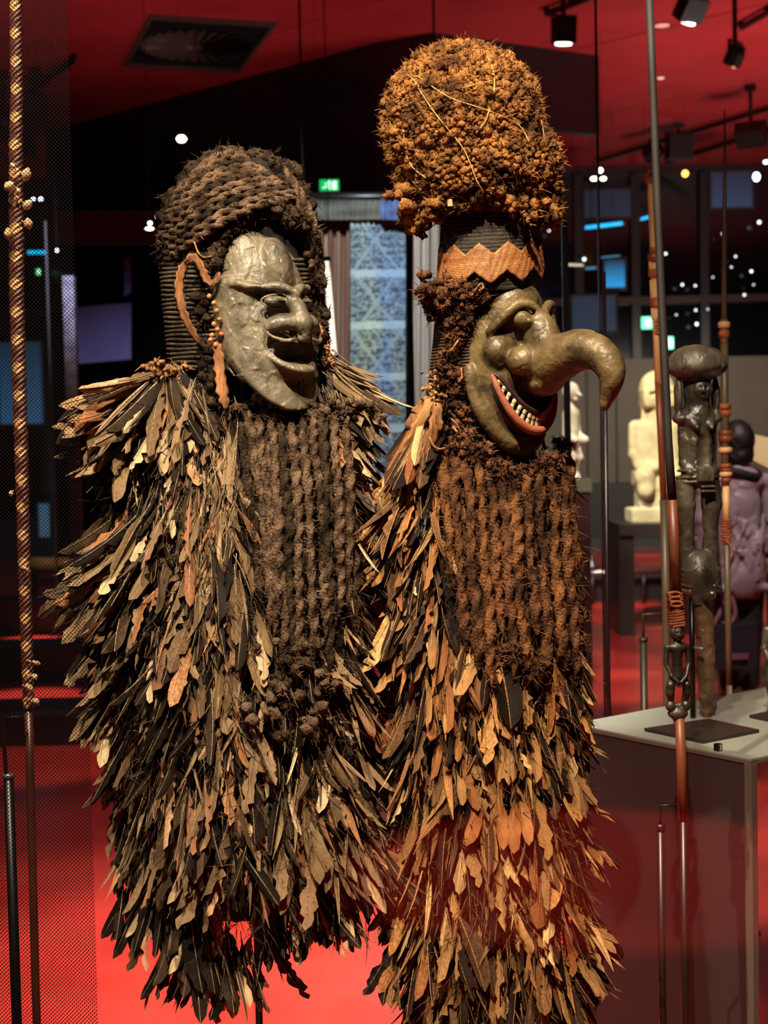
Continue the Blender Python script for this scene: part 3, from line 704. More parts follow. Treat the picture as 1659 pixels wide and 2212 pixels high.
# yellow lit drum at the far left
c = P(108, 1226, 14)
b = MB(); b.tube([P(56, 1222, 14), P(150, 1222, 14)], 18*14/FPX, 24); o = b.build('log_drum', mat('drum_yellow', '#b08a4a', '#d8b860', rough=.5, nscale=6), smooth=True); tag(o, 'yellow lit horizontal drum at the left beside the woven pole', 'drum')
for e in (P(62, 1222, 14), P(140, 1222, 14)): MB().box((e.x, e.y, e.z/2), (.12, .2, e.z)).build('trestle', M_bench, o)
light('spot_drum', 'SPOT', (c.x, c.y-1.5, 3.2), c, 60, WARM, .05, 18, .5)
# ================================================================== feathers
def feather_material(name, ramp, rough=.55):
    m = bpy.data.materials.new(name); m.use_nodes = True; nt = m.node_tree; bs = nt.nodes['Principled BSDF']; bs.inputs['Roughness'].default_value = rough; bs.inputs['Specular IOR Level'].default_value = .12
    N, L = nt.nodes.new, nt.links.new
    def mth(op, a, b=None):
        n = N('ShaderNodeMath'); n.operation = op
        for i, x in enumerate((a, b)):
            if x is None: continue
            if isinstance(x, (int, float)): n.inputs[i].default_value = x
            else: L(x, n.inputs[i])
        return n.outputs[0]
    oi = N('ShaderNodeObjectInfo'); at = N('ShaderNodeAttribute'); at.attribute_name = 'tone'
    rnd = mth('FRACT', mth('ADD', oi.outputs['Random'], at.outputs['Fac']))
    uv = N('ShaderNodeUVMap'); uv.uv_map = 'UVMap'; sp = N('ShaderNodeSeparateXYZ'); L(uv.outputs[0], sp.inputs[0])
    au = mth('ABSOLUTE', sp.outputs['X']); v = sp.outputs['Y']
    ph = mth('MULTIPLY', mth('ADD', v, mth('MULTIPLY', au, -.16)), 240); barb = mth('SINE', ph)
    tc = N('ShaderNodeTexCoord'); n = N('ShaderNodeTexNoise'); n.inputs['Scale'].default_value = 26; n.inputs['Detail'].default_value = 3; L(tc.outputs['Object'], n.inputs[0])
    r = N('ShaderNodeValToRGB'); els = r.color_ramp.elements
    while len(els) < len(ramp): els.new(.5)
    for i, (p_, c) in enumerate(ramp): els[i].position = p_; els[i].color = (*lin(c), 1)
    sh = mth('ADD', rnd, mth('MULTIPLY', mth('SUBTRACT', n.outputs['Fac'], .5), .10)); L(sh, r.inputs[0])
    cu = N('ShaderNodeCombineXYZ'); L(mth('MULTIPLY', sp.outputs['X'], 1.3), cu.inputs[0]); L(mth('MULTIPLY', mth('ADD', v, mth('MULTIPLY', au, -.16)), 34), cu.inputs[1]); L(mth('MULTIPLY', rnd, 40), cu.inputs[2])
    n2 = N('ShaderNodeTexNoise'); n2.inputs['Scale'].default_value = 1; n2.inputs['Detail'].default_value = 3; L(cu.outputs[0], n2.inputs[0])
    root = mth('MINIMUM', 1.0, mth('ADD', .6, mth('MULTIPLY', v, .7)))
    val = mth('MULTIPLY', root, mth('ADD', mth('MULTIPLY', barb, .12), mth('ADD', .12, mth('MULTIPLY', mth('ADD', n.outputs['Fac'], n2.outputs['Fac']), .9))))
    mx = N('ShaderNodeMix'); mx.data_type = 'RGBA'; mx.blend_type = 'MULTIPLY'; mx.inputs[0].default_value = 1
    cb = N('ShaderNodeCombineColor'); [L(val, cb.inputs[i]) for i in range(3)]
    L(r.outputs[0], mx.inputs[6]); L(cb.outputs[0], mx.inputs[7]); L(mx.outputs[2], bs.inputs['Base Color'])
    bp = N('ShaderNodeBump'); bp.inputs['Strength'].default_value = .35; bp.inputs['Distance'].default_value = .002; L(barb, bp.inputs['Height']); L(bp.outputs[0], bs.inputs['Normal'])
    return m
RAMP_L = [(0, '#120e09'), (.27, '#251b12'), (.40, '#4a3a29'), (.54, '#7c6548'), (.74, '#9a8262'), (.84, '#875a40'), (.91, '#b37a50'), (.97, '#c9b28a')]
RAMP_R = [(0, '#150e0a'), (.27, '#2a1c14'), (.40, '#523a28'), (.54, '#8a6640'), (.68, '#a87f4e'), (.82, '#8c5430'), (.91, '#c08a50'), (.97, '#d8b67e')]
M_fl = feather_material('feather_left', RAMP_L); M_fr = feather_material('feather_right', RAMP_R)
M_shaft = mat('feather_shaft', '#4a3c2e', '#b39a74', rough=.4, nscale=40); M_shaft2 = mat('feather_shaft2', '#5a4026', '#b88c56', rough=.4, nscale=40)
def feather_geo(kind, seed):
    """unit feather: root at 0, tip at y=1, width about the given ratio. returns verts, faces, material index, uv"""
    g = random.Random(seed); n = 15 if kind == 'ragged' else 11
    W = {'leaf': g.uniform(.085, .13), 'blade': g.uniform(.05, .075), 'ragged': g.uniform(.075, .125), 'wisp': g.uniform(.02, .035)}[kind]
    curl = g.uniform(-.12, .2); sweep = g.uniform(-.18, .18); dih = g.uniform(.1, .8); tw = g.uniform(-1.1, 1.1); asym = g.uniform(.7, 1.0)
    v, f, mi, uv = [], [], [], []
    st = .10 if kind != 'wisp' else .02
    for i in range(n):
        t = i/(n-1)
        if t < st: wv = .05
        else:
            s = (t-st)/(1-st)
            wv = (min(1, s*3.2)**.8)*(max(0, 1-max(0, (s-.62)/.38)**2.2))**.5
            if kind == 'blade': wv = (min(1, s*2.5)**.8)*max(0, 1-max(0, (s-.35)/.65)**1.6)
        if i == n-1: wv = .06
        rl, rr = 1, 1
        if kind == 'ragged' and t > .2: rl, rr = g.choice((1.1, .95, .25, .7, .9)), g.choice((1.05, .9, .22, .75, 1))
        elif t > .2: rl, rr = g.uniform(.88, 1.05), g.uniform(.86, 1.05)
        a = tw*t; ca, sa = math.cos(a), math.sin(a)
        x0 = sweep*t*t; z0 = curl*t*t
        for sx, ww in ((-1, rl), (0, 0), (1, rr*asym)):
            x = sx*W*wv*ww; z = -abs(x)*dih; lag = -abs(x)*.5 if i > 1 else 0   # barbs lag behind towards the tip
            v.append((x0+x*ca-z*sa, t+(-lag if sx else 0)*.6, z0+x*sa+z*ca)); uv.append((sx*ww, t))
    for i in range(n-1):
        b = i*3
        for k in (0, 1):
            f.append((b+k, b+k+1, b+k+4, b+k+3)); mi.append(0)
    base = len(v)
    for i in range(n):
        t = i/(n-1); wv = .0085*(1-.75*t); a = tw*t; x0 = sweep*t*t; z0 = curl*t*t+.006
        v += [(x0-wv, t-(0.03 if i == 0 else 0), z0-.004), (x0, t-(0.03 if i == 0 else 0), z0+wv*.8), (x0+wv, t-(0.03 if i == 0 else 0), z0-.004)]; uv += [(0, t)]*3
    for i in range(n-1):
        b = base+i*3
        for k in (0, 1): f.append((b+k, b+k+1, b+k+4, b+k+3)); mi.append(1)
    return np.array(v, np.float32), np.array(f), np.array(mi), np.array(uv, np.float32)
KINDS = ['leaf']*4+['ragged']*5+['blade']*4+['wisp']*2+['ragged']*4+['wisp']
LIB = [feather_geo(k, 100+i) for i, k in enumerate(KINDS)]
def mesh_from(name, V, F, MI, UV, mats, tone=None):
    me = bpy.data.meshes.new(name); nv, nf = len(V), len(F)
    me.vertices.add(nv); me.vertices.foreach_set('co', np.asarray(V, np.float32).ravel())
    me.loops.add(nf*4); me.loops.foreach_set('vertex_index', F.ravel().astype(np.int32))
    me.polygons.add(nf); me.polygons.foreach_set('loop_start', np.arange(0, nf*4, 4, dtype=np.int32))
    me.polygons.foreach_set('material_index', MI.astype(np.int32)); me.polygons.foreach_set('use_smooth', np.ones(nf, bool))
    uvl = me.uv_layers.new(name='UVMap'); uvl.data.foreach_set('uv', UV[F.ravel()].astype(np.float32).ravel())
    if tone is not None:
        a = me.attributes.new('tone', 'FLOAT', 'POINT'); a.data.foreach_set('value', tone.astype(np.float32))
    for m in mats: me.materials.append(m)
    me.update(calc_edges=True); me.validate(); return me
class Plumage:
    """collects feathers; the big outer ones become objects, the rest one mesh"""
    def __init__(s, parent, mats): s.parent = parent; s.mats = mats; s.big = []; s.small = []; s.protos = {}
    def add(s, root, d, nrm, L, wide=1.0, kind=None, big=False, tone=None):
        d = Vector(d).normalized(); nrm = Vector(nrm); z = (nrm-d*nrm.dot(d)).normalized(); x = d.cross(z)
        k = kind if kind is not None else R.randrange(len(LIB))
        (s.big if big else s.small).append((Vector(root), x, d, z, L, wide, k, R.random() if tone is None else tone))
    def build(s, maxbig=300):
        s.big.sort(key=lambda q: -q[4]); rest = s.big[maxbig:]; s.small += rest; s.big = s.big[:maxbig]
        pl = s.parent.location
        for (r0, x, y, z, L, wd, k, tone) in s.big:
            if k not in s.protos: V, F, MI, UV = LIB[k]; s.protos[k] = mesh_from('feather', V, F, MI, UV, s.mats)
            o = bpy.data.objects.new('feather', s.protos[k]); C.objects.link(o); o.parent = s.parent
            o.matrix_local = Matrix(((x.x*L*wd, y.x*L, z.x*L, r0.x-pl.x), (x.y*L*wd, y.y*L, z.y*L, r0.y-pl.y), (x.z*L*wd, y.z*L, z.z*L, r0.z-pl.z), (0,0,0,1)))
        VV, FF, MM, UU, TT = [], [], [], [], []; n = 0
        for (r0, x, y, z, L, wd, k, tone) in s.small:
            V, F, MI, UV = LIB[k]; A = np.array([[*(x*L*wd)], [*(y*L)], [*(z*L)]])
            VV.append(V@A+np.array(r0-pl)); FF.append(F+n); MM.append(MI); UU.append(UV); TT.append(np.full(len(V), tone)); n += len(V)
        if VV:
            me = mesh_from('feather_layer', np.concatenate(VV), np.concatenate(FF), np.concatenate(MM), np.concatenate(UU), s.mats, np.concatenate(TT))
            o = bpy.data.objects.new('feather_layer', me); C.objects.link(o); o.parent = s.parent; o['kind'] = 'stuff'
# ------------------------------------------------------------------ wool, ropes and fuzz
def wool(name, c1, c2, c3=None, sc=30, bump=.9):
    m = mat(name, c1, c2, rough=.95, nscale=sc, bump=bump, bscale=190, spec=.12, lo=.38, hi=.62, detail=6); return m
def fuzz_add(mb, pts, nrms, n, ln, th=.0011, seed=0):
    g = random.Random(seed)
    for _ in range(n):
        i = g.randrange(len(pts)); p = Vector(pts[i]); nr = Vector(nrms[i])
        d = (nr+Vector((g.gauss(0,.6), g.gauss(0,.6), g.gauss(0,.6)))).normalized(); L = ln*g.uniform(.4, 1.3)
        s = d.orthogonal().normalized()*th; c = Vector((g.gauss(0,1), g.gauss(0,1), g.gauss(0,1)))*L*.35
        a, b = p-s, p+s; m1, m2 = p+d*L*.55+c*.6-s*.8, p+d*L*.55+c*.6+s*.8; e = p+d*L+c
        k = len(mb.v); mb.v += [tuple(a), tuple(b), tuple(m2), tuple(m1), tuple(e)]; mb.f += [(k, k+1, k+2, k+3), (k+3, k+2, k+4)]
def rope_mb(pts, r, pitch=.035, strands=2, n=10, seed=0, fuzz=120, fl=.012, taper=None):
    P_ = smooth_pts(pts, 1); L = [0]
    # resample by arc length
    dense = smooth_pts(pts, 12)
    for a, b in zip(dense[:-1], dense[1:]): L.append(L[-1]+(b-a).length)
    step = max(pitch/11, .0026); k = max(6, int(L[-1]/step)); out = []; j = 0
    for i in range(k+1):
        s = L[-1]*i/k
        while j < len(L)-2 and L[j+1] < s: j += 1
        t = (s-L[j])/max(1e-6, L[j+1]-L[j]); out.append(dense[j]+(dense[j+1]-dense[j])*min(1, max(0, t)))
    g = random.Random(seed); ph = g.uniform(0, 6)
    rad = []
    for i, p in enumerate(out):
        t = i/k; q = 1+.16*noise.noise(p*28+Vector((seed, 0, 0))); e = min(1, t*14+.35, (1-t)*9+.25); rad.append(r*q*e*(taper(t) if taper else 1))
    mb = MB(); mb.tube(out, rad, n, True, lambda i, th: .50+.64*abs(math.cos(strands/2*(th-ph)-PI*i*step*1.0/pitch*strands/2*1.0))**.9)
    nv = len(mb.v); ids = [i for i in range(0, nv)]
    pts_ = [mb.v[i] for i in ids]; cs = [out[min(i//n, k)] for i in ids]; nr = [(Vector(a)-b).normalized() for a, b in zip(pts_, cs)]
    if fuzz: fuzz_add(mb, pts_, nr, fuzz, fl, seed=seed)
    return mb
ICO = None
def ico(sub=2):
    import bmesh
    bm = bmesh.new(); bmesh.ops.create_icosphere(bm, subdivisions=sub, radius=1.0)
    v = [tuple(p.co) for p in bm.verts]; f = [tuple(q.index for q in p.verts) for p in bm.faces]; bm.free(); return v, f
ICO = ico(2)
CLUMPS = []
for s_ in range(8):
    o_ = Vector((s_*7.3, 1.1, 2.7)); CLUMPS.append([Vector(p)*(1+.55*noise.noise(Vector(p)*1.7+o_)+.42*noise.noise(Vector(p)*4.1+o_)) for p in ICO[0]])
def clump_mass(centers, radii, seed=0, fuzz=0, fl=.01, outward_from=None, flat=1.0):
    g = random.Random(seed); mb = MB(); fp, fn = [], []
    for c, r in zip(centers, radii):
        c = Vector(c); k = g.randrange(8); Mx = Matrix.Rotation(g.uniform(0, 6.28), 3, Vector((g.gauss(0,1), g.gauss(0,1), g.gauss(0,1))).normalized())
        sx, sy, sz = g.uniform(.8, 1.2), g.uniform(.8, 1.2), g.uniform(.8, 1.25)
        pts = [Mx@Vector((p.x*sx, p.y*sy, p.z*sz))*r+c for p in CLUMPS[k]]; mb.add(pts, ICO[1])
        for _ in range(6):
            q = g.choice(pts); fp.append(q); fn.append((q-c).normalized())
    if fuzz: fuzz_add(mb, fp, fn, fuzz, fl, seed=seed)
    return mb
# ================================================================== left costume
D1 = 2.8; SC = D1/FPX
def Q(px, py, dz=0.0, D=D1): return P(px, py, D-dz*D/FPX)
base = P(548, 2000, D1)
cl = thing('feather_costume', 'wide feather costume with dark oval mask and braided dark wool hair, the left one', 'costume', (base.x, base.y, 0.0))
M_maskL = mat('mask_wood_grey', '#2e2a21', '#716a57', rough=.44, rvar=.16, nscale=22, lo=.28, hi=.56, detail=9, bump=.35, bscale=90, spec=.5, stretch=(1, 1, .55))
M_maskD = mat('mask_wood_dark', '#2c261e', '#453c2d', rough=.4, nscale=12, bump=.1, bscale=50)
fm = Frame(562, 680, D1, yaw=math.atan2(.57, .82))
def sculpt_left():
    s = SDF((-130, -230, -70), (130, 225, 235), 2.6)
    s.warp = lambda x, y: y*.20+0*x
    def zr(y, r): return r*np.sqrt(np.clip(1-(np.minimum(y+40, 0)/190)**2, .02, 1))
    def smax(a, b, k):
        h_ = np.clip(.5+.5*(a-b)/k, 0, 1); return b*(1-h_)+a*h_+k*h_*(1-h_)
    def face(x, y, z):
        step = 1/(1+np.exp(-np.clip((y+44)/3.5, -30, 30)))*(1-1/(1+np.exp(-np.clip((y-60)/22, -30, 30))))
        c = (np.sqrt((x/107)**2+(z/(zr(y, 101)-20*step))**2+1e-6)-1)*92; e = ((np.abs(x/103)**2.5+np.abs((y+20)/174)**2.5+1e-6)**.4-1)*100
        return smax(smax(c, e+0*z, 16), -z-12, 4)
    def flange(x, y, z):
        c = np.abs((np.sqrt((x/107)**2+(z/zr(y, 86))**2+1e-6)-1)*88)-7; e = ((np.abs(x/116)**2.4+np.abs((y-2)/208)**2.4+1e-6)**(1/2.4)-1)*110
        return smax(smax(c, e+0*z, 5), -z-14, 4)
    s.op(face, (-110, -205, -20), (110, 180, 110), 5); s.op(flange, (-120, -60, -20), (120, 212, 100), 4)
    s.ell((-2, -98, 84), (36, 62, 36), 7)                        # forehead boss
    s.ell((0, -24, 88), (60, 26, 44), 12)                       # brow mass
    # brow shelf and the undercut below it
    s.chain([(-108,-60,16,6),(-88,-57,62,8),(-60,-46,94,9),(-40,-50,114,8),(-20,-47,128,8),(0,-34,140,8)], 5, mirror=True, fine=3)
    s.ell((-80, -22, 98), (40, 26, 26), 6, sub=True); s.ell((80, -22, 98), (40, 26, 26), 6, sub=True)
    s.ell((-34, -20, 118), (30, 15, 16), 4, sub=True); s.ell((34, -20, 118), (30, 15, 16), 4, sub=True)
    s.ell((-34, -18, 110), (27, 12, 18), 3); s.ell((34, -18, 110), (27, 12, 18), 3)
    # nose
    s.chain([(0,-30,122,15),(0,0,140,17),(0,28,150,20),(0,56,146,13),(0,82,136,7)], 8)
    for sx in (-1, 1):
        s.chain([(sx*10,28,138,15),(sx*36,26,124,17),(sx*58,36,108,13)], 5, fine=3); s.chain([(sx*18,56,150,8),(sx*38,54,138,11),(sx*58,52,120,9)], 3, sub=True)
        s.chain([(sx*68,42,102,4),(sx*62,58,122,3.5),(sx*42,66,138,3.5),(sx*20,62,146,3.5)], 3, fine=3)
    # muzzle and open mouth
    s.ell((0, 104, 82), (54, 36, 46), 10); s.ell((0, 90, 118), (50, 24, 52), 4, sub=True)
    s.chain([(-54,96,84,5),(-38,116,112,6),(-14,126,126,7),(14,126,126,7),(38,116,112,6),(54,96,84,5)], 4, fine=3)
    s.chain([(-44,134,100,4),(-16,144,112,5),(16,144,112,5),(44,134,100,4)], 6, sub=True)
    s.facet(2.1, 30, 3)
    return s
mk = sculpt_mesh('wooden_mask', sculpt_left(), fm, M_maskL, cl)
mk['label'] = 'dark olive oval mask with slit eyes and open mouth'
M_lid = mat('eyelid_wood', '#6e654f', '#877c62', rough=.38, nscale=20)
def sh(p, k=.2): return (p[0], p[1], p[2]+p[1]*k)     # the sculpting warp
for sx in (-1, 1):
    for kx, ky, zz in ((30, 14, 112), (20, 6, 122)):
        pts = []
        for i in range(25):
            t = 2*PI*i/24; x = math.cos(t)*kx; pts.append(fm.w(sh((sx*34+x, -18+math.sin(t)*ky, zz+2-(x*x)/kx*.45))))
        MB().tube(pts, 2.3*SC, 6).build('eyelid', M_lid, mk, True)
    MB().tube([fm.w(sh((sx*34-16, -18, 126))), fm.w(sh((sx*34, -18, 130))), fm.w(sh((sx*34+16, -18, 126)))], [.6*SC, 2.2*SC, .6*SC], 6).build('eye_slit', mat('slit_black', '#060505', rough=.6), mk, True)
# stitching along the lower rim
M_fib = mat('raffia', '#6a4526', '#b98a58', rough=.7, nscale=60, bump=.4, bscale=150)
for x in (-60, -38, -14, 12, 36, 58):
    y = 207*math.sqrt(1-(x/118)**2)-6; p = fm.w(sh((x, y-8, 68))); q = fm.w(sh((x+3, y+2, 74))); r_ = fm.w(sh((x+2, y+14, 58)))
    MB().tube(smooth_pts([p, q, r_], 4), 1.6*SC, 5).build('stitch', M_fib, mk, True)
# woven head core and its coils
M_core = mat('core_net', '#060504', '#0b0806', rough=.9, nscale=40)  # near black, so gaps between the feathers read as deep shade
def ell_core(name, rows, m, parent, D=D1, n=40):
    """rows: (py, xl, xr, rz, zc) elliptical sections from the top down"""
    v = []
    for (py, xl, xr, rz, zc) in rows:
        for j in range(n):
            t = 2*PI*j/n; v.append(Q((xl+xr)/2+(xr-xl)/2*math.sin(t), py, zc+rz*math.cos(t), D))
    k = len(rows); f = [(i*n+j, (i+1)*n+j, (i+1)*n+(j+1)%n, i*n+(j+1)%n) for i in range(k-1) for j in range(n)]+[tuple(range(n)), tuple((k-1)*n+j for j in range(n))[::-1]]
    return link_mesh(name, v, f, m, parent, True)
ell_core('head_core', [(340,480,580,60,-40),(420,380,650,105,-50),(560,352,672,120,-60),(800,362,676,115,-55)], M_core, cl)
M_coil = mat('coil_cord', '#3d3527', '#5b5140', rough=.7, nscale=30, bump=.4, bscale=120)
for i in range(24):
    py = 566+i*9.7; xl, xr = 345+i*.9, 676; pts = []
    for j in range(40):
        t = 2*PI*j/40; pts.append(Q((xl+xr)/2+(xr-xl)/2*math.sin(t), py-4*math.sin(t)+1.2*math.sin(5*t+i), -58+122*math.cos(t)))
    pts.append(pts[0]); MB().tube(pts, 4.1*SC, 6, False).build('coil', M_coil, cl, True)
# wig: base, frizz and braids
M_woolL = wool('wool_dark', '#1f1812', '#4d3f30'); M_woolL2 = wool('wool_brown', '#3a2d22', '#7a6450')
def wz(px, py):  # front surface of the wig (px units towards the viewer)
    a = ((px-518)/176)**2+((py-515)/198)**2; return -62+150*math.sqrt(max(0.0, 1-a))
wig = MB()
cen, rad = [], []
for i in range(760):
    px, py = R.uniform(345, 692), R.uniform(322, 600)
    a = ((px-518)/172)**2+((py-515)/194)**2
    if a > 1: continue
    # keep the face free
    if ((px-575)/104)**2+((py-640)/178)**2 < 1: continue
    if px < 430 and py > 560: continue
    cen.append(Q(px, py, wz(px, py)-13+R.uniform(-4, 5))); rad.append(R.uniform(7, 13)*SC)
for i in range(150):   # back of the head
    t = R.uniform(0, 2*PI); rr_ = math.sqrt(R.random()); px, py = 518+165*rr_*math.cos(t), 500+170*rr_*math.sin(t)
    cen.append(Q(px, py, -70-130*math.sqrt(max(0, 1-rr_*rr_)))); rad.append(R.uniform(18, 26)*SC)
for i in range(70):    # frizz fringe that overhangs the forehead
    t = R.uniform(-.95, .8); px = 575+t*112; py = 462+40*t*t+R.uniform(-16, 8)-(14 if abs(t) < .3 else 0); cen.append(Q(px, py, 52+R.uniform(-6, 20)-24*abs(t))); rad.append(R.uniform(7, 14)*SC)
o = clump_mass(cen, rad, 3, 5200, .013).build('wig', M_woolL, cl, True); o['label'] = 'frizzy dark wool hair'
BR = []
for i in range(12):
    t = i/11; sx_, sy_ = 520+135*t, 328+95*t; ex, ey = 392-48*min(1, t*1.6), 398+175*t
    mx_, my_ = (sx_+ex)/2-8, (sy_+ey)/2-14-22*(1-abs(t-.5))
    BR.append([(sx_, sy_), ((sx_+mx_)/2+4, (sy_+my_)/2-10), (mx_, my_), ((mx_+ex)/2, (my_+ey)/2-2), (ex, ey), (ex-8, ey+16)])
for k, b_ in enumerate(BR):
    pts = []
    for (px, py) in b_:
        a = ((px-518)/174)**2+((py-515)/196)**2
        if a > .985: s_ = math.sqrt(.985/a); px, py = 518+(px-518)*s_, 515+(py-515)*s_
        pts.append(Q(px, py, wz(px, py)+9))
    rope_mb(pts, 9.5*SC, .027, 2, 10, 50+k, 60, .007).build('braid', M_woolL2 if k % 3 else M_woolL, cl, True)
for k, (p_) in enumerate([[(600,352),(650,420),(682,500),(690,560)], [(630,395),(668,470),(690,560),(698,640)], [(640,430),(672,520),(688,620),(702,720),(706,790)], [(660,470),(684,560),(694,660),(704,760)],
                          [(672,560),(682,650),(690,740),(700,830)], [(668,640),(684,720),(694,800),(700,860)]]):
    rope_mb([Q(px, py, max(wz(px, py), -50)+8) for px, py in p_], 9.5*SC, .028, 2, 10, 80+k, 90, .008).build('braid', M_woolL2, cl, True)
cen, rad = [], []
for (px, py, z_, r_, n_) in ((438,600,60,16,5),(440,640,62,18,7),(436,700,58,14,4),(445,750,60,18,8),(448,800,62,20,8),(455,838,64,16,6),(460,560,70,16,6),(690,600,0,12,6),(700,690,0,12,6),(704,780,0,13,6)):
    for _ in range(n_): cen.append(Q(px+R.gauss(0, r_*.5), py+R.gauss(0, r_*.9), z_+R.gauss(0, 5))); rad.append(r_*R.uniform(.5, .8)*SC)
clump_mass(cen, rad, 9, 900, .012).build('side_hair', M_woolL, cl, True)
# bark strips, cord and seeds at the side of the face
M_bark = mat('bark_strip', '#5e3a22', '#b8804c', rough=.7, nscale=45, detail=7, bump=.8, bscale=120, stretch=(1, 1, .2))
def strip(name, pts, w_, m, parent, th=1.6, tw=.5, D=D1, seed=0):
    P_ = smooth_pts([Q(*p, D=D) for p in pts], 6); k = len(P_); v, u = [], D/FPX; g = random.Random(seed)
    for i, p in enumerate(P_):
        T = (P_[min(i+1, k-1)]-P_[max(i-1, 0)]).normalized(); t = i/(k-1); a = tw*math.sin(t*5+seed)
        s = T.cross(Vector((math.sin(a), -math.cos(a), 0))).normalized(); n = s.cross(T)
        ww = w_*u*.68*(1+.18*math.sin(i*1.7+seed))*(min(1, t*5+.5))*(min(1, (1-t)*4+.35))*g.uniform(.85, 1.15)
        for e, h in ((-1, 0), (-.45, .5), (.1, -.1), (.55, .6), (1, 0), (0, -1.5)): v.append(p+s*ww*e+n*th*u*(h+.6))
    n = 6; f = [(i*n+j, i*n+(j+1) % n, (i+1)*n+(j+1) % n, (i+1)*n+j) for i in range(k-1) for j in range(n)]+[tuple(range(n))[::-1], tuple((k-1)*n+j for j in range(n))]
    return link_mesh(name, v, f, m, parent, True)
strip('bark_strip', [(402,566,74),(392,588,80),(386,620,82),(392,660,84),(402,690,84),(416,716,82),(432,742,78)], 15, M_bark, cl, seed=1)
strip('bark_strip', [(398,570,76),(420,556,84),(436,580,88),(446,602,88),(462,618,88)], 14, M_bark, cl, seed=2)
strip('bark_strip', [(474,588,92),(466,606,94),(458,618,92)], 9, M_bark, cl, seed=3)
strip('bark_strip', [(466,738,92),(472,770,98),(476,810,104),(482,850,108),(488,884,110)], 19, M_bark, cl, seed=4)
MB().tube(smooth_pts([Q(420,524,80),Q(428,545,92),Q(440,556,92),Q(456,554,84)], 5), 2*SC, 6).build('cord', M_fib, cl, True)
for k, (px, py) in enumerate([(468,672),(474,690),(462,700),(470,712),(478,722),(458,724),(455,734),(466,745),(452,640),(462,655)]):
    c = Q(px, py, 94); MB().lathe([(.001,-6*SC),(4.6*SC,-3*SC),(5.6*SC,0),(4.2*SC,4*SC),(.001,6*SC)], c, 10, (R.gauss(0,1), -.4, R.gauss(0,1))).build('seed', mat('seed_orange', '#a8642f', '#d18a50', rough=.4, nscale=30), cl, True)
strip('bark_strip', [(683,700,40),(690,712,44),(692,728,42)], 13, M_bark, cl, seed=7)
# body
PY = [790, 850, 900, 1000, 1100, 1250, 1400, 1600, 1800, 1900, 1990]
XL = [330, 285, 262, 262, 258, 250, 252, 268, 315, 375, 420]
XR = [690, 715, 735, 748, 752, 755, 762, 775, 778, 750, 700]
RZ = [60, 62, 70, 105, 135, 155, 160, 165, 165, 150, 120]
def sec(py, A): return float(np.interp(py, PY, A))
ell_core('body_core', [(y, sec(y, XL)+30, sec(y, XR)-30, sec(y, RZ)-26, -14) for y in range(790, 1991, 60)], M_core, cl)
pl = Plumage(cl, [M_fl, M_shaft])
def body_feather(pl, py, phi, tabs, D, L, flare, side, big, tone=None, kind=None, wide=1.0, zc=-10, jit=.24):
    PYt, XLt, XRt, RZt = tabs
    xl, xr, rz = (float(np.interp(py, PYt, A)) for A in (XLt, XRt, RZt))
    xc, hw = (xl+xr)/2, (xr-xl)/2
    root = Q(xc+hw*math.sin(phi), py, zc+rz*math.cos(phi), D)
    n = Vector((math.sin(phi)/max(hw, 1)*rz, -math.cos(phi), 0)).normalized(); tg = Vector((-n.y, n.x, 0))
    d = Vector((0, 0, -1))*math.cos(flare)+n*math.sin(flare)+tg*(side+R.gauss(0, jit))
    pl.add(root, d, n+Vector((R.gauss(0,.55), 0, R.gauss(0,.35)+.2)), L*D/FPX, wide, kind, big, tone)
TL = (PY, XL, XR, RZ)
def shade_zone(px, py):  # where feather tones are darkened to put shade into the hollows
    if noise.noise(Vector((px/75, py/60, 3.3))) < -.24: return True
    for (x, y, rx, ry) in ((330,1085,85,75),(480,1080,40,90),(300,1585,50,60),(420,1330,30,40)):
        if ((px-x)/rx)**2+((py-y)/ry)**2 < 1: return True
    return False
def side_flare(py, phi):
    l = max(0, -math.sin(phi)); r_ = max(0, math.sin(phi)); f = .10+.06*abs(math.sin(phi))
    f += l*float(np.interp(py, [790, 900, 1000, 1150, 1230, 1400, 1500, 1700, 1900], [.9, .75, .35, .65, .72, .5, .3, .22, .15]))
    f += r_*float(np.interp(py, [790, 900, 1100, 1300, 1600, 1900], [.55, .4, .3, .3, .25, .12])); return f
tiers = list(range(850, 1905, 44))
for py0 in tiers:                      # inner dense layer
    for _ in range(52):
        phi = R.uniform(-1.9, 1.9); py = py0+R.uniform(-22, 22)
        xc = (sec(py, XL)+sec(py, XR))/2; px = xc+(sec(py, XR)-sec(py, XL))/2*math.sin(phi)
        beard = 515 < px < 770 and py < 1250+60*math.cos((px-620)/60) and abs(phi) < 1.15
        if beard and R.random() < .93: continue
        dz_ = shade_zone(px, py+70)
        L = R.uniform(85, 150)*(.7 if dz_ else 1)
        body_feather(pl, py, phi, TL, D1, L, side_flare(py, phi)*R.uniform(.5, 1.1), -.12*math.sin(phi*1.0)+(-.10 if px < 480 else .10), False, R.uniform(0, .34) if dz_ else None)
    for _ in range(12):
        body_feather(pl, py0+R.uniform(-20, 20), R.choice((-1, 1))*R.uniform(1.9, 3.14), TL, D1, R.uniform(140, 190), .2, 0, False, wide=1.6)
cnt = 0
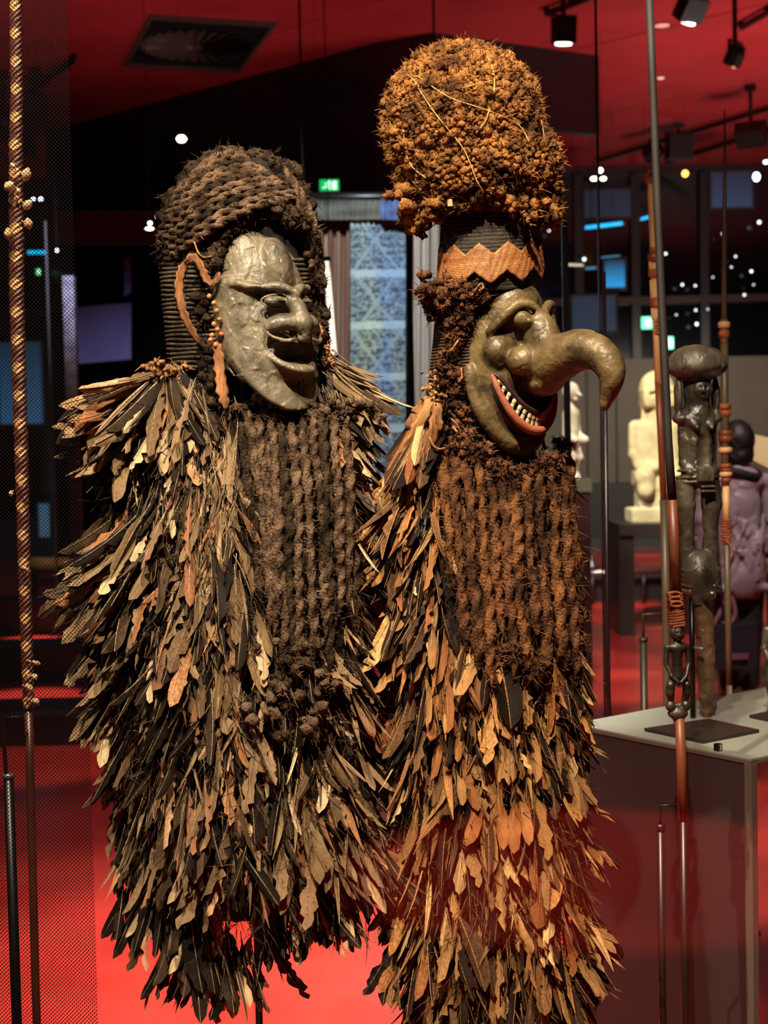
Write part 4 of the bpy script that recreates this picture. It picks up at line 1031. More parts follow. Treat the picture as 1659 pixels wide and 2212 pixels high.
while cnt < 330:                        # outer layer: the feathers one can pick out
    phi = R.uniform(-1.75, 1.75); py = R.uniform(860, 1850)
    xc = (sec(py, XL)+sec(py, XR))/2; px = xc+(sec(py, XR)-sec(py, XL))/2*math.sin(phi)
    if 520 < px < 765 and py < 1290 and abs(phi) < 1.2: continue
    if shade_zone(px, py+80): continue
    cnt += 1
    body_feather(pl, py, phi, TL, D1, R.uniform(115, 180), side_flare(py, phi)*R.uniform(.8, 1.3)+.05, (-.16 if px < 500 else .12)+R.gauss(0, .05), True, R.choice([None]*3+[R.uniform(.42, .9)]*2), wide=R.uniform(.85, 1.25), zc=0)
# shoulder tufts: fans that burst from two knots
def fan(pl, px, py, dz, a0, a1, n, Lr, D=D1, mats=None, out=.35, kind=None, big=True, spread=12, tone=None, wide=1.0):
    for i in range(n):
        a = math.radians(a0+(a1-a0)*(i+R.random())/n); o_ = R.uniform(0, out)
        d = Vector((math.sin(a), -o_, -math.cos(a))); root = Q(px+R.gauss(0, spread), py+R.gauss(0, spread*.5), dz+R.uniform(-14, 10), D)
        pl.add(root, d, (R.gauss(0, .25), -1, .35+R.gauss(0, .2)), R.uniform(*Lr)*D/FPX, wide*R.uniform(.85, 1.2), kind if kind is None else R.choice(kind), big, tone() if tone else None)
midt = lambda: R.choice((R.uniform(.4, .95), R.uniform(0, 1), R.uniform(.5, .75)))
fan(pl, 362, 800, 62, -72, 26, 46, (120, 205), tone=midt, wide=1.1)
fan(pl, 335, 812, 30, -75, -35, 22, (190, 255), kind=range(0, 9), tone=midt, wide=1.0)
fan(pl, 415, 830, 60, -30, 30, 22, (110, 180), tone=midt)
fan(pl, 300, 860, 10, -70, -30, 26, (120, 190), big=False)
fan(pl, 715, 780, 20, 28, 66, 18, (95, 135), kind=[13, 14, 9, 10], tone=lambda: R.uniform(.7, .95), wide=.9)
fan(pl, 722, 800, 10, 12, 52, 34, (110, 190), tone=midt, big=False)
fan(pl, 725, 850, 20, 4, 40, 26, (110, 180), tone=midt)
fan(pl, 290, 1205, 60, -68, -20, 34, (140, 225), tone=midt)
fan(pl, 330, 1230, 90, -50, -5, 24, (140, 215), tone=midt, wide=1.1)
fan(pl, 262, 1330, 20, -48, -10, 26, (120, 190), tone=midt)
fan(pl, 262, 1480, 20, -40, -5, 26, (110, 170))
for (x, y, n_, a0, a1, l0, l1) in ((330,1900,26,-30,10,110,170),(420,1930,36,-22,18,130,220),(470,2010,30,-25,25,120,190),(400,2030,22,-32,5,100,150),(600,1915,26,-10,18,110,160),(700,1900,26,-5,35,110,170),(597,1965,6,-6,6,110,150),(300,1790,20,-25,5,90,140),(790,1830,22,5,42,110,170),(525,2040,10,0,30,100,150)):
    fan(pl, x, y, 60, a0, a1, n_, (l0, l1), big=False, spread=24, tone=lambda: R.uniform(0, .5))
for (x, y, a, L) in ((790,1905,-2,150),(806,1915,-8,175)):
    pl.add(Q(x, y, 60), (math.sin(math.radians(a)), 0, -math.cos(math.radians(a))), (0, -1, .2), L*SC, .35, 13, False, .1)
for _ in range(150):
    body_feather(pl, R.uniform(880, 1300), -math.radians(R.uniform(-2, 24)), TL, D1, R.uniform(90, 150), .12, -.12, False, zc=-4)
pl.build(300)
def down(name, tabs, y0, y1, n, D, m, parent, zc, ln, seed, phm=1.7):
    g = random.Random(seed); PYt, XLt, XRt, RZt = tabs; mb = MB(); pts, nrm = [], []
    for _ in range(n):
        py = g.uniform(y0, y1); phi = g.uniform(-phm, phm); xl, xr, rz = (float(np.interp(py, PYt, A)) for A in (XLt, XRt, RZt)); k_ = g.uniform(.95, 1.2)
        p = Q((xl+xr)/2+(xr-xl)/2*math.sin(phi)*k_, py, zc+rz*math.cos(phi)*k_, D); nn = Vector((math.sin(phi)*.5, -math.cos(phi)*.5, -1.1)); pts.append(p); nrm.append(nn)
    fuzz_add(mb, pts, nrm, n, ln, .0009, seed); o = mb.build(name, m, parent, True); o['kind'] = 'stuff'
down('down_barbs', TL, 860, 2020, 3800, D1, mat('down_dark', '#2a211a', '#5a4836', rough=.9, nscale=40, spec=.1), cl, -6, .04, 5)
# knots of quills on the shoulder
cen, rad = [], []
for _ in range(60): cen.append(Q(362+R.gauss(0, 22), 798+R.gauss(0, 9), 72+R.gauss(0, 8))); rad.append(R.uniform(3, 7)*SC)
clump_mass(cen, rad, 21, 110, .010).build('quill_knot', M_fib, cl, True)
cen, rad = [], []
for _ in range(26): cen.append(Q(712+R.gauss(0, 7), 776+R.gauss(0, 14), 24+R.gauss(0, 6))); rad.append(R.uniform(2.5, 5)*SC)
clump_mass(cen, rad, 22, 50, .009).build('quill_knot', M_fib, cl, True)
# beard of wool ropes
def body_z(py): return float(np.interp(py, [860, 900, 1000, 1100, 1250, 1500, 1700], [52, 66, 112, 140, 165, 172, 175]))
k = 0
for layer, n_ in ((0, 11), (1, 11)):
    for i in range(n_):
        t = (i+.5)/n_; x0 = 497+t*262+(0 if layer == 0 else 11); y0 = 868+36*math.sin(t*PI)-(20 if layer else 0)
        x1 = 548+t*215+R.gauss(0, 5); y1 = (1330+110*math.sin(t*PI)**1.3+R.gauss(0, 38)) if layer == 0 else R.uniform(1300, 1560)
        pts = []
        for j in range(8):
            s_ = j/7; py = y0+(y1-y0)*s_; px = x0+(x1-x0)*min(1, s_*1.2)**.8+R.gauss(0, 3.2)
            cz = (1-((px-632)/190)**2)
            pts.append(Q(px, py, body_z(py)*max(.35, cz)+(8 if layer == 0 else -20)+R.gauss(0, 3)))
        rope_mb(pts, (10.2 if layer == 0 else 11)*SC*R.uniform(.88, 1.12), .034*R.uniform(.8, 1.25), 2, 10, 200+k, 130, .008, taper=lambda t: 1+.15*math.sin(t*9+k)).build('beard_rope', M_woolL2 if k % 4 else M_woolL, cl, True); k += 1
cen, rad = [], []
for _ in range(90): cen.append(Q(632+R.gauss(0, 78), 888+R.gauss(0, 12)-abs(R.gauss(0, 6)), 52+R.gauss(0, 10))); rad.append(R.uniform(6, 12)*SC)
for _ in range(34):
    px = 640+R.gauss(0, 40); py = R.uniform(1380, 1600); cen.append(Q(px, py, 178+R.gauss(0, 8))); rad.append(R.uniform(8, 16)*SC)
clump_mass(cen, rad, 23, 2000, .013).build('beard_wool', M_woolL2, cl, True)
# stand
M_stand = mat('stand_black', '#08080a', rough=.35, metal=.4)
st = P(556, 2050, D1+.02)
MB().tube([(st.x, st.y, .02), (st.x, st.y, P(550, 700, D1).z)], 8*SC, 14).build('stand_pole', M_stand, cl, True)
MB().box((st.x, st.y, .012), (.42, .42, .024)).build('stand_base', M_stand, cl)

# ================================================================== right costume
D2 = 2.8
base = P(1075, 2100, D2)
cr = thing('feather_costume', 'narrow feather costume with hooked nose mask and tall rust wool headdress, the right one', 'costume', (base.x, base.y, 0.0))
fr = Frame(1088, 792, D2, yaw=PI/4)
M_maskR = mat('mask_wood_olive', '#2c231a', '#70603e', rough=.44, rvar=.16, nscale=20, lo=.3, hi=.6, detail=9, bump=.3, bscale=80, spec=.5)
def zl(dx): return dx/(1+dx/3200)/.7071
def sculpt_right():
    s = SDF((-125, -205, -60), (125, 205, 350), 2.7)
    s.ell((0, 0, -4), (100, 184, 92), 8)
    s.ell((0, -112, 30), (72, 76, 62), 16)
    s.box((0, 0, -90), (130, 230, 50), 2, 4, sub=True)
    # chin rim
    rim = [(-104,6,2,11),(-101,50,8,13),(-88,98,22,15),(-62,140,38,17),(-32,165,48,18),(0,173,52,18)]
    s.chain(rim+[(-a, b, c, d) for a, b, c, d in rim[::-1][1:]], 8, fine=3)
    # groove between lip and rim
    s.chain([(-96,30,48,6),(-84,78,62,7),(-60,120,72,8),(-30,146,76,9),(0,154,80,9)], 5, sub=True, mirror=True, fine=3)
    # brow ridges
    s.chain([(-86,-70,46,8),(-72,-98,74,10),(-50,-122,93,11),(-25,-121,108,10),(-4,-100,116,7)], 5, mirror=True, fine=3)
    s.chain([(-86,-60,56,6),(-68,-86,84,8),(-46,-106,100,8),(-24,-106,112,7)], 3, sub=True, mirror=True, fine=3)
    s.ell((-37, -90, 104), (29, 24, 19), 4, sub=True); s.ell((37, -90, 104), (29, 24, 19), 4, sub=True)
    s.ell((-38, -94, 94), (19, 19, 20), 2); s.ell((38, -94, 94), (19, 19, 20), 2)
    s.cone((-38, -88, 111), (-38, -88, 115), 6, 5, 1.5); s.cone((38, -88, 111), (38, -88, 115), 6, 5, 1.5)
    # cheeks
    s.ell((-62, -28, 52), (38, 34, 28), 14); s.ell((62, -28, 52), (38, 34, 28), 14)
    # nose root, nostrils, hook
    s.ell((0, -58, 112), (36, 48, 42), 14); s.ell((0, -26, 132), (42, 44, 40), 12)
    for sx in (-1, 1): s.ell((sx*44, -6, 104), (36, 33, 36), 7)
    hook = [(1176,796,50),(1200,786,47),(1226,775,41),(1254,768,38),(1282,774,34),(1304,789,30),(1317,811,26),(1320,834,20),(1314,856,14),(1306,876,9),(1302,890,4.5)]
    s.chain([(0, py-792, zl(px-1088), r) for px, py, r in hook], 9, fine=3)
    s.ell((0, 42, 118), (40, 26, 40), 10)
    # mouth: hollow crescent
    s.chain([(-80,36,62,11),(-68,66,74,17),(-48,96,82,22),(-24,116,88,24),(0,122,90,25)], 6, sub=True, mirror=True)
    s.facet(1.6, 34, 5)
    return s
mr = sculpt_mesh('wooden_mask', sculpt_right(), fr, M_maskR, cr); mr['label'] = 'olive brown grinning mask with long hooked nose'
M_lip = mat('lip_salmon', '#94503a', '#b06a4c', rough=.55, nscale=20, bump=.2, bscale=80); M_tooth = mat('tooth_bone', '#b0a27c', '#d0c4a0', rough=.45, nscale=40)
lip = [(-90,20,58,5),(-86,48,66,6.5),(-74,82,77,8),(-54,113,86,9),(-28,133,92,10),(0,140,94,10)]
lip = lip+[(-a, b, c, d) for a, b, c, d in lip[::-1][1:]]
pts = smooth_pts([fr.w(p[:3]) for p in lip], 5); rr_ = np.interp(np.linspace(0, len(lip)-1, len(pts)), range(len(lip)), [p[3]*SC for p in lip])
MB().tube(pts, list(rr_), 10).build('lip', M_lip, mr, True)['label'] = 'salmon red lower lip'
up = [(-90,20,60,5),(-80,30,72,5),(-62,56,84,6),(-40,82,94,6),(-18,96,100,6),(0,100,102,6)]; up = up+[(-a, b, c, d) for a, b, c, d in up[::-1][1:]]
pts = smooth_pts([fr.w(p[:3]) for p in up], 5)
MB().tube(pts, 4.6*SC, 8).build('lip', mat('lip_purple', '#2b1a1e', '#46282c', rough=.5, nscale=20), mr, True)['label'] = 'dark purple upper lip'
def along(tab, t):   # t in -1..1 along the mouth
    n = len(tab)-1; s_ = (t+1)/2*n; i = min(int(s_), n-1); q = s_-i
    return np.array(tab[i][:3])*(1-q)+np.array(tab[i+1][:3])*q
tp = None
for row in (0, 1):
    for i in range(19):
        t = -0.9+1.8*i/18; a, b_ = along(up, t), along(lip, t); f_ = .30 if row == 0 else .66
        c = a+(b_-a)*f_; c[2] = a[2]*(1-f_)+b_[2]*f_-2.5
        gap = np.linalg.norm(b_-a); hx = min(8.5, gap*.20); ang = math.atan2(c[0], 110)
        tilt = math.atan2((b_-a)[0], (b_-a)[1])
        v = []; U = Matrix.Rotation(ang, 3, 'Y') @ Matrix.Rotation(-tilt, 3, 'Z')
        for (rx, ry, rz_) in [(math.cos(q)*1.0, math.sin(q), zz) for zz in (-1, .6, 1) for q in [2*PI*j/10 for j in range(10)]]:
            sgx = math.copysign(abs(rx)**.6, rx); sgy = math.copysign(abs(ry)**.6, ry); k_ = .72 if rz_ == 1 else 1
            p = U@Vector((sgx*4.3*k_, sgy*hx*k_, rz_*3.2)); v.append(fr.w((c[0]+p.x, c[1]+p.y, c[2]+p.z)))
        f = [(i_*10+j, i_*10+(j+1) % 10, (i_+1)*10+(j+1) % 10, (i_+1)*10+j) for i_ in range(2) for j in range(10)]+[tuple(range(20, 30)), tuple(range(10))[::-1]]
        link_mesh('tooth', v, f, M_tooth, mr, True)
s_ = MB(); s_.tube([fr.w((a, b, c-15)) for a, b, c, d in [(-78,36,62,0),(-60,72,72,0),(-30,106,82,0),(0,116,86,0),(30,106,82,0),(60,72,72,0),(78,36,62,0)]], [10*SC, 18*SC, 22*SC, 24*SC, 22*SC, 18*SC, 10*SC], 12); s_.build('mouth_hollow', mat('mouth_dark', '#140c0c', rough=.8), mr, True)
# head core, neck coils
ell_core('head_core', [(430,955,1165,100,-15),(600,950,1170,105,-20),(700,938,1150,100,-40),(860,926,1140,95,-45),(960,915,1150,90,-40)], M_core, cr, D2)
M_coil2 = mat('coil_cord_brown', '#3a2b20', '#58442f', rough=.7, nscale=30, bump=.4, bscale=120)
for i in range(24):
    py = 690+i*6.7; xl = 942-i*.8; pts = []
    for j in range(36):
        t = 2*PI*j/36; pts.append(Q((xl+1150)/2+(1150-xl)/2*math.sin(t), py-6*math.sin(t)-5*math.cos(t), -40+106*math.cos(t), D2))
    pts.append(pts[0]); MB().tube(pts, 3*SC, 5, False).build('coil', M_coil2, cr, True)
# dark woven collar under the headdress
prof = []
n = 64; rows = []
for i in range(45):
    t = i/44; py = 438+t*182; rr0 = 103+4*math.sin(t*PI)+(1.4 if i % 2 else 0); rows.append((py, 1058-rr0, 1058+rr0+2, rr0, -5))
v = []
for (py, xl, xr, rz, zc) in rows:
    for j in range(n):
        t = 2*PI*j/n; v.append(Q((xl+xr)/2+(xr-xl)/2*math.sin(t), py-5*math.sin(t)+7*math.cos(t), zc+rz*math.cos(t), D2))
f = [(i*n+j, (i+1)*n+j, (i+1)*n+(j+1) % n, i*n+(j+1) % n) for i in range(44) for j in range(n)]+[tuple(range(n)), tuple(44*n+j for j in range(n))[::-1]]
link_mesh('woven_collar', v, f, mat('collar_black', '#211c14', '#3a3223', rough=.65, nscale=40, bump=.5, bscale=110, stretch=(1, 1, 6)), cr, False)
# zigzag crown of plaited bark
def weave_mat():
    m = bpy.data.materials.new('plaited_bark'); m.use_nodes = True; nt = m.node_tree; bs = nt.nodes['Principled BSDF']; bs.inputs['Roughness'].default_value = .55
    N, L = nt.nodes.new, nt.links.new
    uv = N('ShaderNodeUVMap'); uv.uv_map = 'UVMap'; mp = N('ShaderNodeMapping'); mp.inputs['Scale'].default_value = (150, 23, 1); mp.inputs['Rotation'].default_value = (0, 0, .03); L(uv.outputs[0], mp.inputs[0])
    br = N('ShaderNodeTexBrick'); br.inputs['Scale'].default_value = 1; br.inputs['Mortar Size'].default_value = .14; br.inputs['Brick Width'].default_value = .8; br.inputs['Row Height'].default_value = .9; br.inputs['Mortar Smooth'].default_value = .6
    br.inputs['Color1'].default_value = (*lin('#cc7e3c'), 1); br.inputs['Color2'].default_value = (*lin('#efb070'), 1); br.inputs['Mortar'].default_value = (*lin('#6a3616'), 1); L(mp.outputs[0], br.inputs[0])
    n = N('ShaderNodeTexNoise'); n.inputs['Scale'].default_value = 5; n.inputs['Detail'].default_value = 6; L(uv.outputs[0], n.inputs[0])
    mx = N('ShaderNodeMix'); mx.data_type = 'RGBA'; mx.blend_type = 'MULTIPLY'; mx.inputs[0].default_value = .7
    r = N('ShaderNodeValToRGB'); r.color_ramp.elements[0].position = .35; r.color_ramp.elements[0].color = (.35, .25, .18, 1); r.color_ramp.elements[1].position = .65; r.color_ramp.elements[1].color = (1, 1, 1, 1); L(n.outputs[0], r.inputs[0])
    L(br.outputs['Color'], mx.inputs[6]); L(r.outputs[0], mx.inputs[7]); L(mx.outputs[2], bs.inputs['Base Color'])
    bp = N('ShaderNodeBump'); bp.inputs['Strength'].default_value = .7; bp.inputs['Distance'].default_value = .003; bp.invert = True; L(br.outputs['Fac'], bp.inputs['Height']); L(bp.outputs[0], bs.inputs['Normal'])
    return m
n, kk = 330, 10; V, F, U = [], [], []
for side in (0, 1):
    for i in range(kk+1):
        for j in range(n):
            a = 2*PI*j/n; ph = (a+math.radians(13+180))/(2*PI)*11; tri = 1-abs(((ph-.5) % 1)*2-1)*1.0
            tri = abs(((ph) % 1)*2-1)
            top = 543-24*(1-tri)*1.0; ph2 = (a+math.radians(0))/(2*PI)*10; tri2 = abs(((ph2) % 1)*2-1); bot = 582+27*tri2
            t = i/kk; py = top+(bot-top)*t; rr0 = 112+6*((py-520)/90)-(2.5 if side else 0)+.8*math.sin(a*40+i)
            V.append(tuple(Q(1060+rr0*math.sin(a), py-7*math.sin(a)+4*math.cos(a), -4+rr0*math.cos(a), D2))); U.append((a/(2*PI), (py-510)/100))
o_ = (kk+1)*n
for i in range(kk):
    for j in range(n):
        q = (i*n+j, (i+1)*n+j, (i+1)*n+(j+1) % n, i*n+(j+1) % n); F.append(q); F.append(tuple(x+o_ for x in q[::-1]))
for j in range(n):
    j2 = (j+1) % n; F.append((j, j2, j2+o_, j+o_)); b0 = kk*n; F.append((b0+j, b0+j+o_, b0+j2+o_, b0+j2))
me = mesh_from('bark_crown', np.array(V), np.array(F), np.zeros(len(F), int), np.array(U), [weave_mat()])
o = bpy.data.objects.new('bark_crown', me); C.objects.link(o); o.parent = cr; o.matrix_parent_inverse = Matrix.Translation(-cr.location); o['label'] = 'orange plaited bark band with zigzag edges'
# headdress
M_woolR = wool('wool_rust', '#4e3320', '#a8743f', sc=22); M_woolR2 = wool('wool_rust_dark', '#38261b', '#7b5338', sc=26)
EL = [((1000, 262), (168, 166), 158), ((1034, 350), (170, 128), 160)]
def dome_z(px, py):
    z = -200
    for (cx, cy), (rx, ry), rz in EL:
        a = ((px-cx)/rx)**2+((py-cy)/ry)**2
        if a < 1: z = max(z, rz*math.sqrt(1-a))
    return z
mbd = MB(); 
ell_core('headdress_core', [(104,960,1050,40,0),(150,890,1120,110,0),(230,850,1165,150,0),(330,855,1188,150,0),(420,888,1195,140,0),(452,930,1160,110,0)], M_core, cr, D2)
cen, rad = [], []; back_c, back_r = [], []
for (cx, cy), (rx, ry), rz in EL:
    N_ = 2300 if ry > 150 else 1500
    for i in range(N_):
        u_ = 1-2*(i+.5)/N_; th = i*2.399963; s_ = math.sqrt(1-u_*u_); x, y, z = s_*math.cos(th), u_, s_*math.sin(th)
        k_ = 1+R.gauss(0, .02); px, py, pz = cx+x*rx*k_, cy+y*ry*k_, z*rz*k_
        inside = any(((px-a)/(c*.93))**2+((py-b)/(d*.93))**2+(pz/(e*.93))**2 < 1 for (a, b), (c, d), e in EL if (a, b) != (cx, cy))
        if inside or (py > 440 and abs(px-1055) < 112 and pz < 100 and pz > -100): continue
        if pz > -60: cen.append(Q(px, py, pz, D2)); rad.append(R.choice((R.uniform(4.5, 8), R.uniform(5, 9), R.uniform(7, 13)))*SC)
        elif i % 3 == 0: back_c.append(Q(px, py, pz, D2)); back_r.append(R.uniform(18, 26)*SC)
# ragged lower edge and hanging tufts
for (x0, y0, x1, y1, r_, n_, z0) in ((868,400,905,490,22,40,40),(885,470,905,505,14,16,30),(930,470,950,450,20,16,80),(1165,440,1195,470,18,30,60),(1195,350,1205,480,14,40,10),(1185,470,1175,490,12,10,50),(900,440,1180,440,14,60,110),(845,330,870,420,14,30,20),(1090,440,1150,470,13,16,118)):
    for _ in range(n_): t = R.random(); cen.append(Q(x0+(x1-x0)*t+R.gauss(0, r_*.5), y0+(y1-y0)*t+R.gauss(0, r_*.4), z0+R.gauss(0, 14), D2)); rad.append(r_*R.uniform(.4, .8)*SC)
mb = clump_mass(cen, rad, 31, 16000, .011); mb2 = clump_mass(back_c, back_r, 32); mb.add(mb2.v, mb2.f)
o = mb.build('headdress', M_woolR, cr, True); o['label'] = 'tall dome of matted rust brown wool'
M_tw = mat('straw_twine', '#b88848', '#d8ac68', rough=.5, nscale=60)
for tw in ([(893,165),(910,170),(970,210),(1057,240),(1120,270),(1145,310)], [(897,180),(940,245),(1000,320),(1030,390),(1045,415)], [(841,250),(850,310),(880,375),(915,415),(950,437)], [(908,140),(907,168)], [(871,280),(877,330),(892,362),(920,385)],
           [(1000,190),(1030,182),(1060,175)], [(1000,105),(1045,115),(1066,155),(1068,200)], [(1058,235),(1048,262),(1028,288)], [(1160,215),(1175,290),(1185,380)], [(876,158),(893,172),(905,188)], [(955,430),(972,438),(985,436)]):
    pts = [Q(x, y, max(dome_z(x, y), 10)*1.0+14, D2) for x, y in tw]
    MB().tube(smooth_pts(pts, 6), 1.35*SC, 6).build('twine', M_tw, cr, True)
MB().box(Q(972, 438, 130, D2), (10*SC, 4*SC, 14*SC)).build('pale_chip', mat('chip', '#d9b48c', rough=.5), cr)
# hair beside the face
cen, rad = [], []
def blob(x, y, z, r_, n_, s_=.55):
    for _ in range(int(n_*1.8)): cen.append(Q(x+R.gauss(0, r_*s_), y+R.gauss(0, r_*s_), z+R.gauss(0, r_*.3), D2)); rad.append(r_*R.uniform(.2, .5)*SC)
for a in ((935,640,30,26,30),(965,635,70,24,26),(1000,625,90,20,24),(1030,622,95,14,14),(940,670,30,20,16),(1000,655,84,20,18),(995,690,78,18,18),(985,725,70,18,16),(975,765,66,18,16),(970,800,62,20,20),(975,840,60,20,18),(985,880,58,18,18),(995,915,55,18,16),(1010,945,50,18,14),(960,850,50,14,10),(1045,640,92,10,10)): blob(*a)
clump_mass(cen, rad, 33, 5200, .010).build('side_hair', M_woolR2, cr, True)
# body
PYr = [880, 960, 1050, 1200, 1400, 1600, 1800, 2000, 2200, 2350, 2500]
XLr = [940, 920, 905, 885, 872, 870, 884, 900, 908, 915, 940]
XRr = [1150, 1180, 1205, 1228, 1238, 1236, 1240, 1240, 1232, 1220, 1190]
RZr = [40, 48, 75, 110, 125, 128, 130, 130, 125, 120, 100]
TR = (PYr, XLr, XRr, RZr)
def secr(py, A): return float(np.interp(py, PYr, A))
ell_core('body_core', [(y, secr(y, XLr)+26, secr(y, XRr)-26, secr(y, RZr)-24, -18) for y in range(880, 2501, 60)], M_core, cr, D2)
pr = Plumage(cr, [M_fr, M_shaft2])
def flare_r(py, phi):
    l = max(0, -math.sin(phi)); r_ = max(0, math.sin(phi))
    return .10+l*float(np.interp(py, [900, 1000, 1250, 1400, 1600, 1800, 2200], [.35, .45, .5, .3, .2, .16, .2]))+r_*float(np.interp(py, [900, 1500, 1600, 1750, 2000, 2300], [.08, .08, .12, .24, .24, .2]))
for py0 in range(930, 2440, 42):
    for _ in range(36):
        phi = R.uniform(-1.9, 1.9); py = py0+R.uniform(-20, 20); px = (secr(py, XLr)+secr(py, XRr))/2+(secr(py, XRr)-secr(py, XLr))/2*math.sin(phi)
        if px > 950 and py < 1330 and phi < 1.5 and R.random() < .93: continue
        body_feather(pr, py, phi, TR, D2, R.uniform(85, 150), flare_r(py, phi)*R.uniform(.5, 1.1), -.04*math.sin(phi), False, R.uniform(0, .4) if (py > 2080 or 1440 < py < 1500 and 1050 < px < 1130) else None, zc=-12)
    for _ in range(8): body_feather(pr, py0+R.uniform(-20, 20), R.choice((-1, 1))*R.uniform(1.9, 3.14), TR, D2, R.uniform(130, 180), .2, 0, False, wide=1.5, zc=-12)
cnt = 0
while cnt < 300:
    phi = R.uniform(-1.7, 1.7); py = R.uniform(960, 2200); px = (secr(py, XLr)+secr(py, XRr))/2+(secr(py, XRr)-secr(py, XLr))/2*math.sin(phi)
    if px > 945 and py < 1345: continue
    if noise.noise(Vector((px/70, py/60, 8.3))) < -.22: continue
    cnt += 1; body_feather(pr, py, phi, TR, D2, R.uniform(115, 180), flare_r(py, phi)*R.uniform(.8, 1.3)+.04, R.gauss(0, .07), True, (R.uniform(0, .5) if py > 2020 and R.random() < .5 else R.choice((None, R.uniform(.42, .98)))), wide=R.uniform(.85, 1.3), zc=-4)
bt = lambda: R.uniform(.5, .98)
fan(pr, 938, 850, 40, -38, -6, 16, (150, 240), D2, kind=[0, 1, 2, 9, 10], tone=bt)
fan(pr, 915, 930, 20, -38, -12, 22, (130, 200), D2)
fan(pr, 905, 1010, 20, -40, -12, 24, (150, 230), D2, tone=midt)
fan(pr, 890, 1130, 20, -42, -12, 22, (150, 220), D2)
fan(pr, 880, 1260, 40, -25, 4, 14, (150, 215), D2, tone=bt, wide=1.2)
fan(pr, 1035, 1395, 128, -38, -20, 1, (118, 119), D2, kind=[0], tone=lambda: .72, wide=1.6, spread=1)
fan(pr, 1072, 1398, 132, 8, 16, 1, (170, 172), D2, kind=[1], tone=lambda: .72, wide=1.7, spread=1)
fan(pr, 1040, 1455, 128, -12, 2, 2, (70, 84), D2, kind=[2, 3], tone=lambda: .8, wide=1.3, spread=8)
fan(pr, 1085, 1690, 128, -10, 8, 5, (90, 130), D2, kind=[0, 1, 2, 3], tone=lambda: .9, wide=1.5, spread=26)
fan(pr, 1232, 1600, 20, 70, 80, 2, (80, 95), D2, kind=[9], tone=lambda: .6, spread=3)
fan(pr, 1240, 1735, 30, 66, 86, 3, (70, 95), D2, kind=[9, 2], tone=lambda: .9, spread=4)
fan(pr, 1245, 1790, 20, 30, 50, 10, (90, 130), D2)
fan(pr, 1245, 1960, 20, 18, 45, 12, (110, 160), D2)
fan(pr, 1240, 2060, 30, 22, 48, 8, (100, 130), D2, wide=1.4)
fan(pr, 870, 2010, 20, -35, -12, 10, (120, 170), D2, wide=1.3, tone=lambda: R.uniform(.0, .4))
fan(pr, 872, 1900, 20, -30, -8, 10, (120, 170), D2)
pr.build(300)
down('down_barbs', TR, 960, 2450, 3200, D2, mat('down_rust', '#2e1f15', '#6a4a2e', rough=.9, nscale=40, spec=.1), cr, -8, .038, 6)
cen, rad = [], []
for _ in range(50): cen.append(Q(940+R.gauss(0, 14), 848+R.gauss(0, 20), 55+R.gauss(0, 8), D2)); rad.append(R.uniform(2.5, 5.5)*SC)
clump_mass(cen, rad, 41, 110, .012).build('quill_knot', M_fib, cr, True)
M_bark2 = mat('bark_tan', '#7a5430', '#b88850', rough=.6, nscale=18, bump=.5, bscale=60, stretch=(1, 1, .25))
for k, (pts, w_) in enumerate((([(936,855,60),(915,900,62),(890,950,58),(860,1000,50),(836,1040,44)], 20), ([(945,870,66),(940,920,72),(920,980,70),(900,1040,66),(884,1085,60)], 22), ([(950,880,70),(948,905,74),(952,930,72)], 12), ([(930,860,52),(905,885,50),(880,925,46)], 18))):
    strip('bark_strip', pts, w_, M_bark2 if k % 2 == 0 else M_bark, cr, seed=11+k, D=D2)
for pts in ([(928,945,74),(936,962,78),(948,970,76),(960,968,70)], [(975,905,84),(985,915,90),(992,926,86)], [(978,922,86),(988,934,90)], [(1018,640,104),(1030,622,108),(1040,612,106),(1044,622,108),(1034,628,108)], [(990,735,84),(976,755,88),(968,760,84)], [(996,795,80),(998,815,84),(990,826,82)]):
    MB().tube(smooth_pts([Q(*p, D=D2) for p in pts], 5), 2.4*SC, 6).build('cord', M_fib, cr, True)
def bz(py): return float(np.interp(py, [900, 980, 1050, 1200, 1400, 1600], [30, 45, 78, 112, 130, 134]))
k = 0
for layer, n_ in ((0, 11), (1, 11)):
    for i in range(n_):
        t = (i+.5)/n_; x0 = 938+t*290; dch = abs(t-.70)/.7; y0 = 1025-118*min(1, dch)**1.2-(12 if layer else 0)
        x1 = 962+t*298+R.gauss(0, 4); y1 = 1405+45*math.sin(t*PI)+R.gauss(0, 44)-(70 if t < .12 else 0)
        pts = []
        for j in range(9):
            s_ = j/8; py = y0+(y1-y0)*s_; px = x0+(x1-x0)*s_+R.gauss(0, 2.5)+(12 if layer else 0); cz = 1-((px-1085)/205)**2
            pts.append(Q(px, py, bz(py)*max(.25, cz)+(12 if layer == 0 else -22)+R.gauss(0, 3), D2))
        rope_mb(pts, (11.5 if layer == 0 else 12)*SC*R.uniform(.85, 1.12), .04*R.uniform(.8, 1.25), 2, 10, 300+k, 150, .009, taper=lambda t: 1+.2*math.sin(t*7+k)).build('beard_rope', M_woolR2 if k % 3 else wool('wool_mid', '#402b1c', '#8c5f3a', sc=24), cr, True); k += 1
cen, rad = [], []
for a in ((1000,960,60,20,26),(960,985,40,16,16),(1040,985,66,20,22),(1085,1015,78,18,22),(1115,1030,84,18,20),(1190,1000,60,18,18),(1215,965,30,16,12),(1170,1010,70,14,12),(1110,1410,134,24,16),(1160,1446,126,22,14),(1050,1380,132,18,8),(1250,1390,20,14,14),(1262,1330,10,10,8)): blob(*a)
clump_mass(cen, rad, 43, 5200, .011).build('beard_wool', M_woolR2, cr, True)
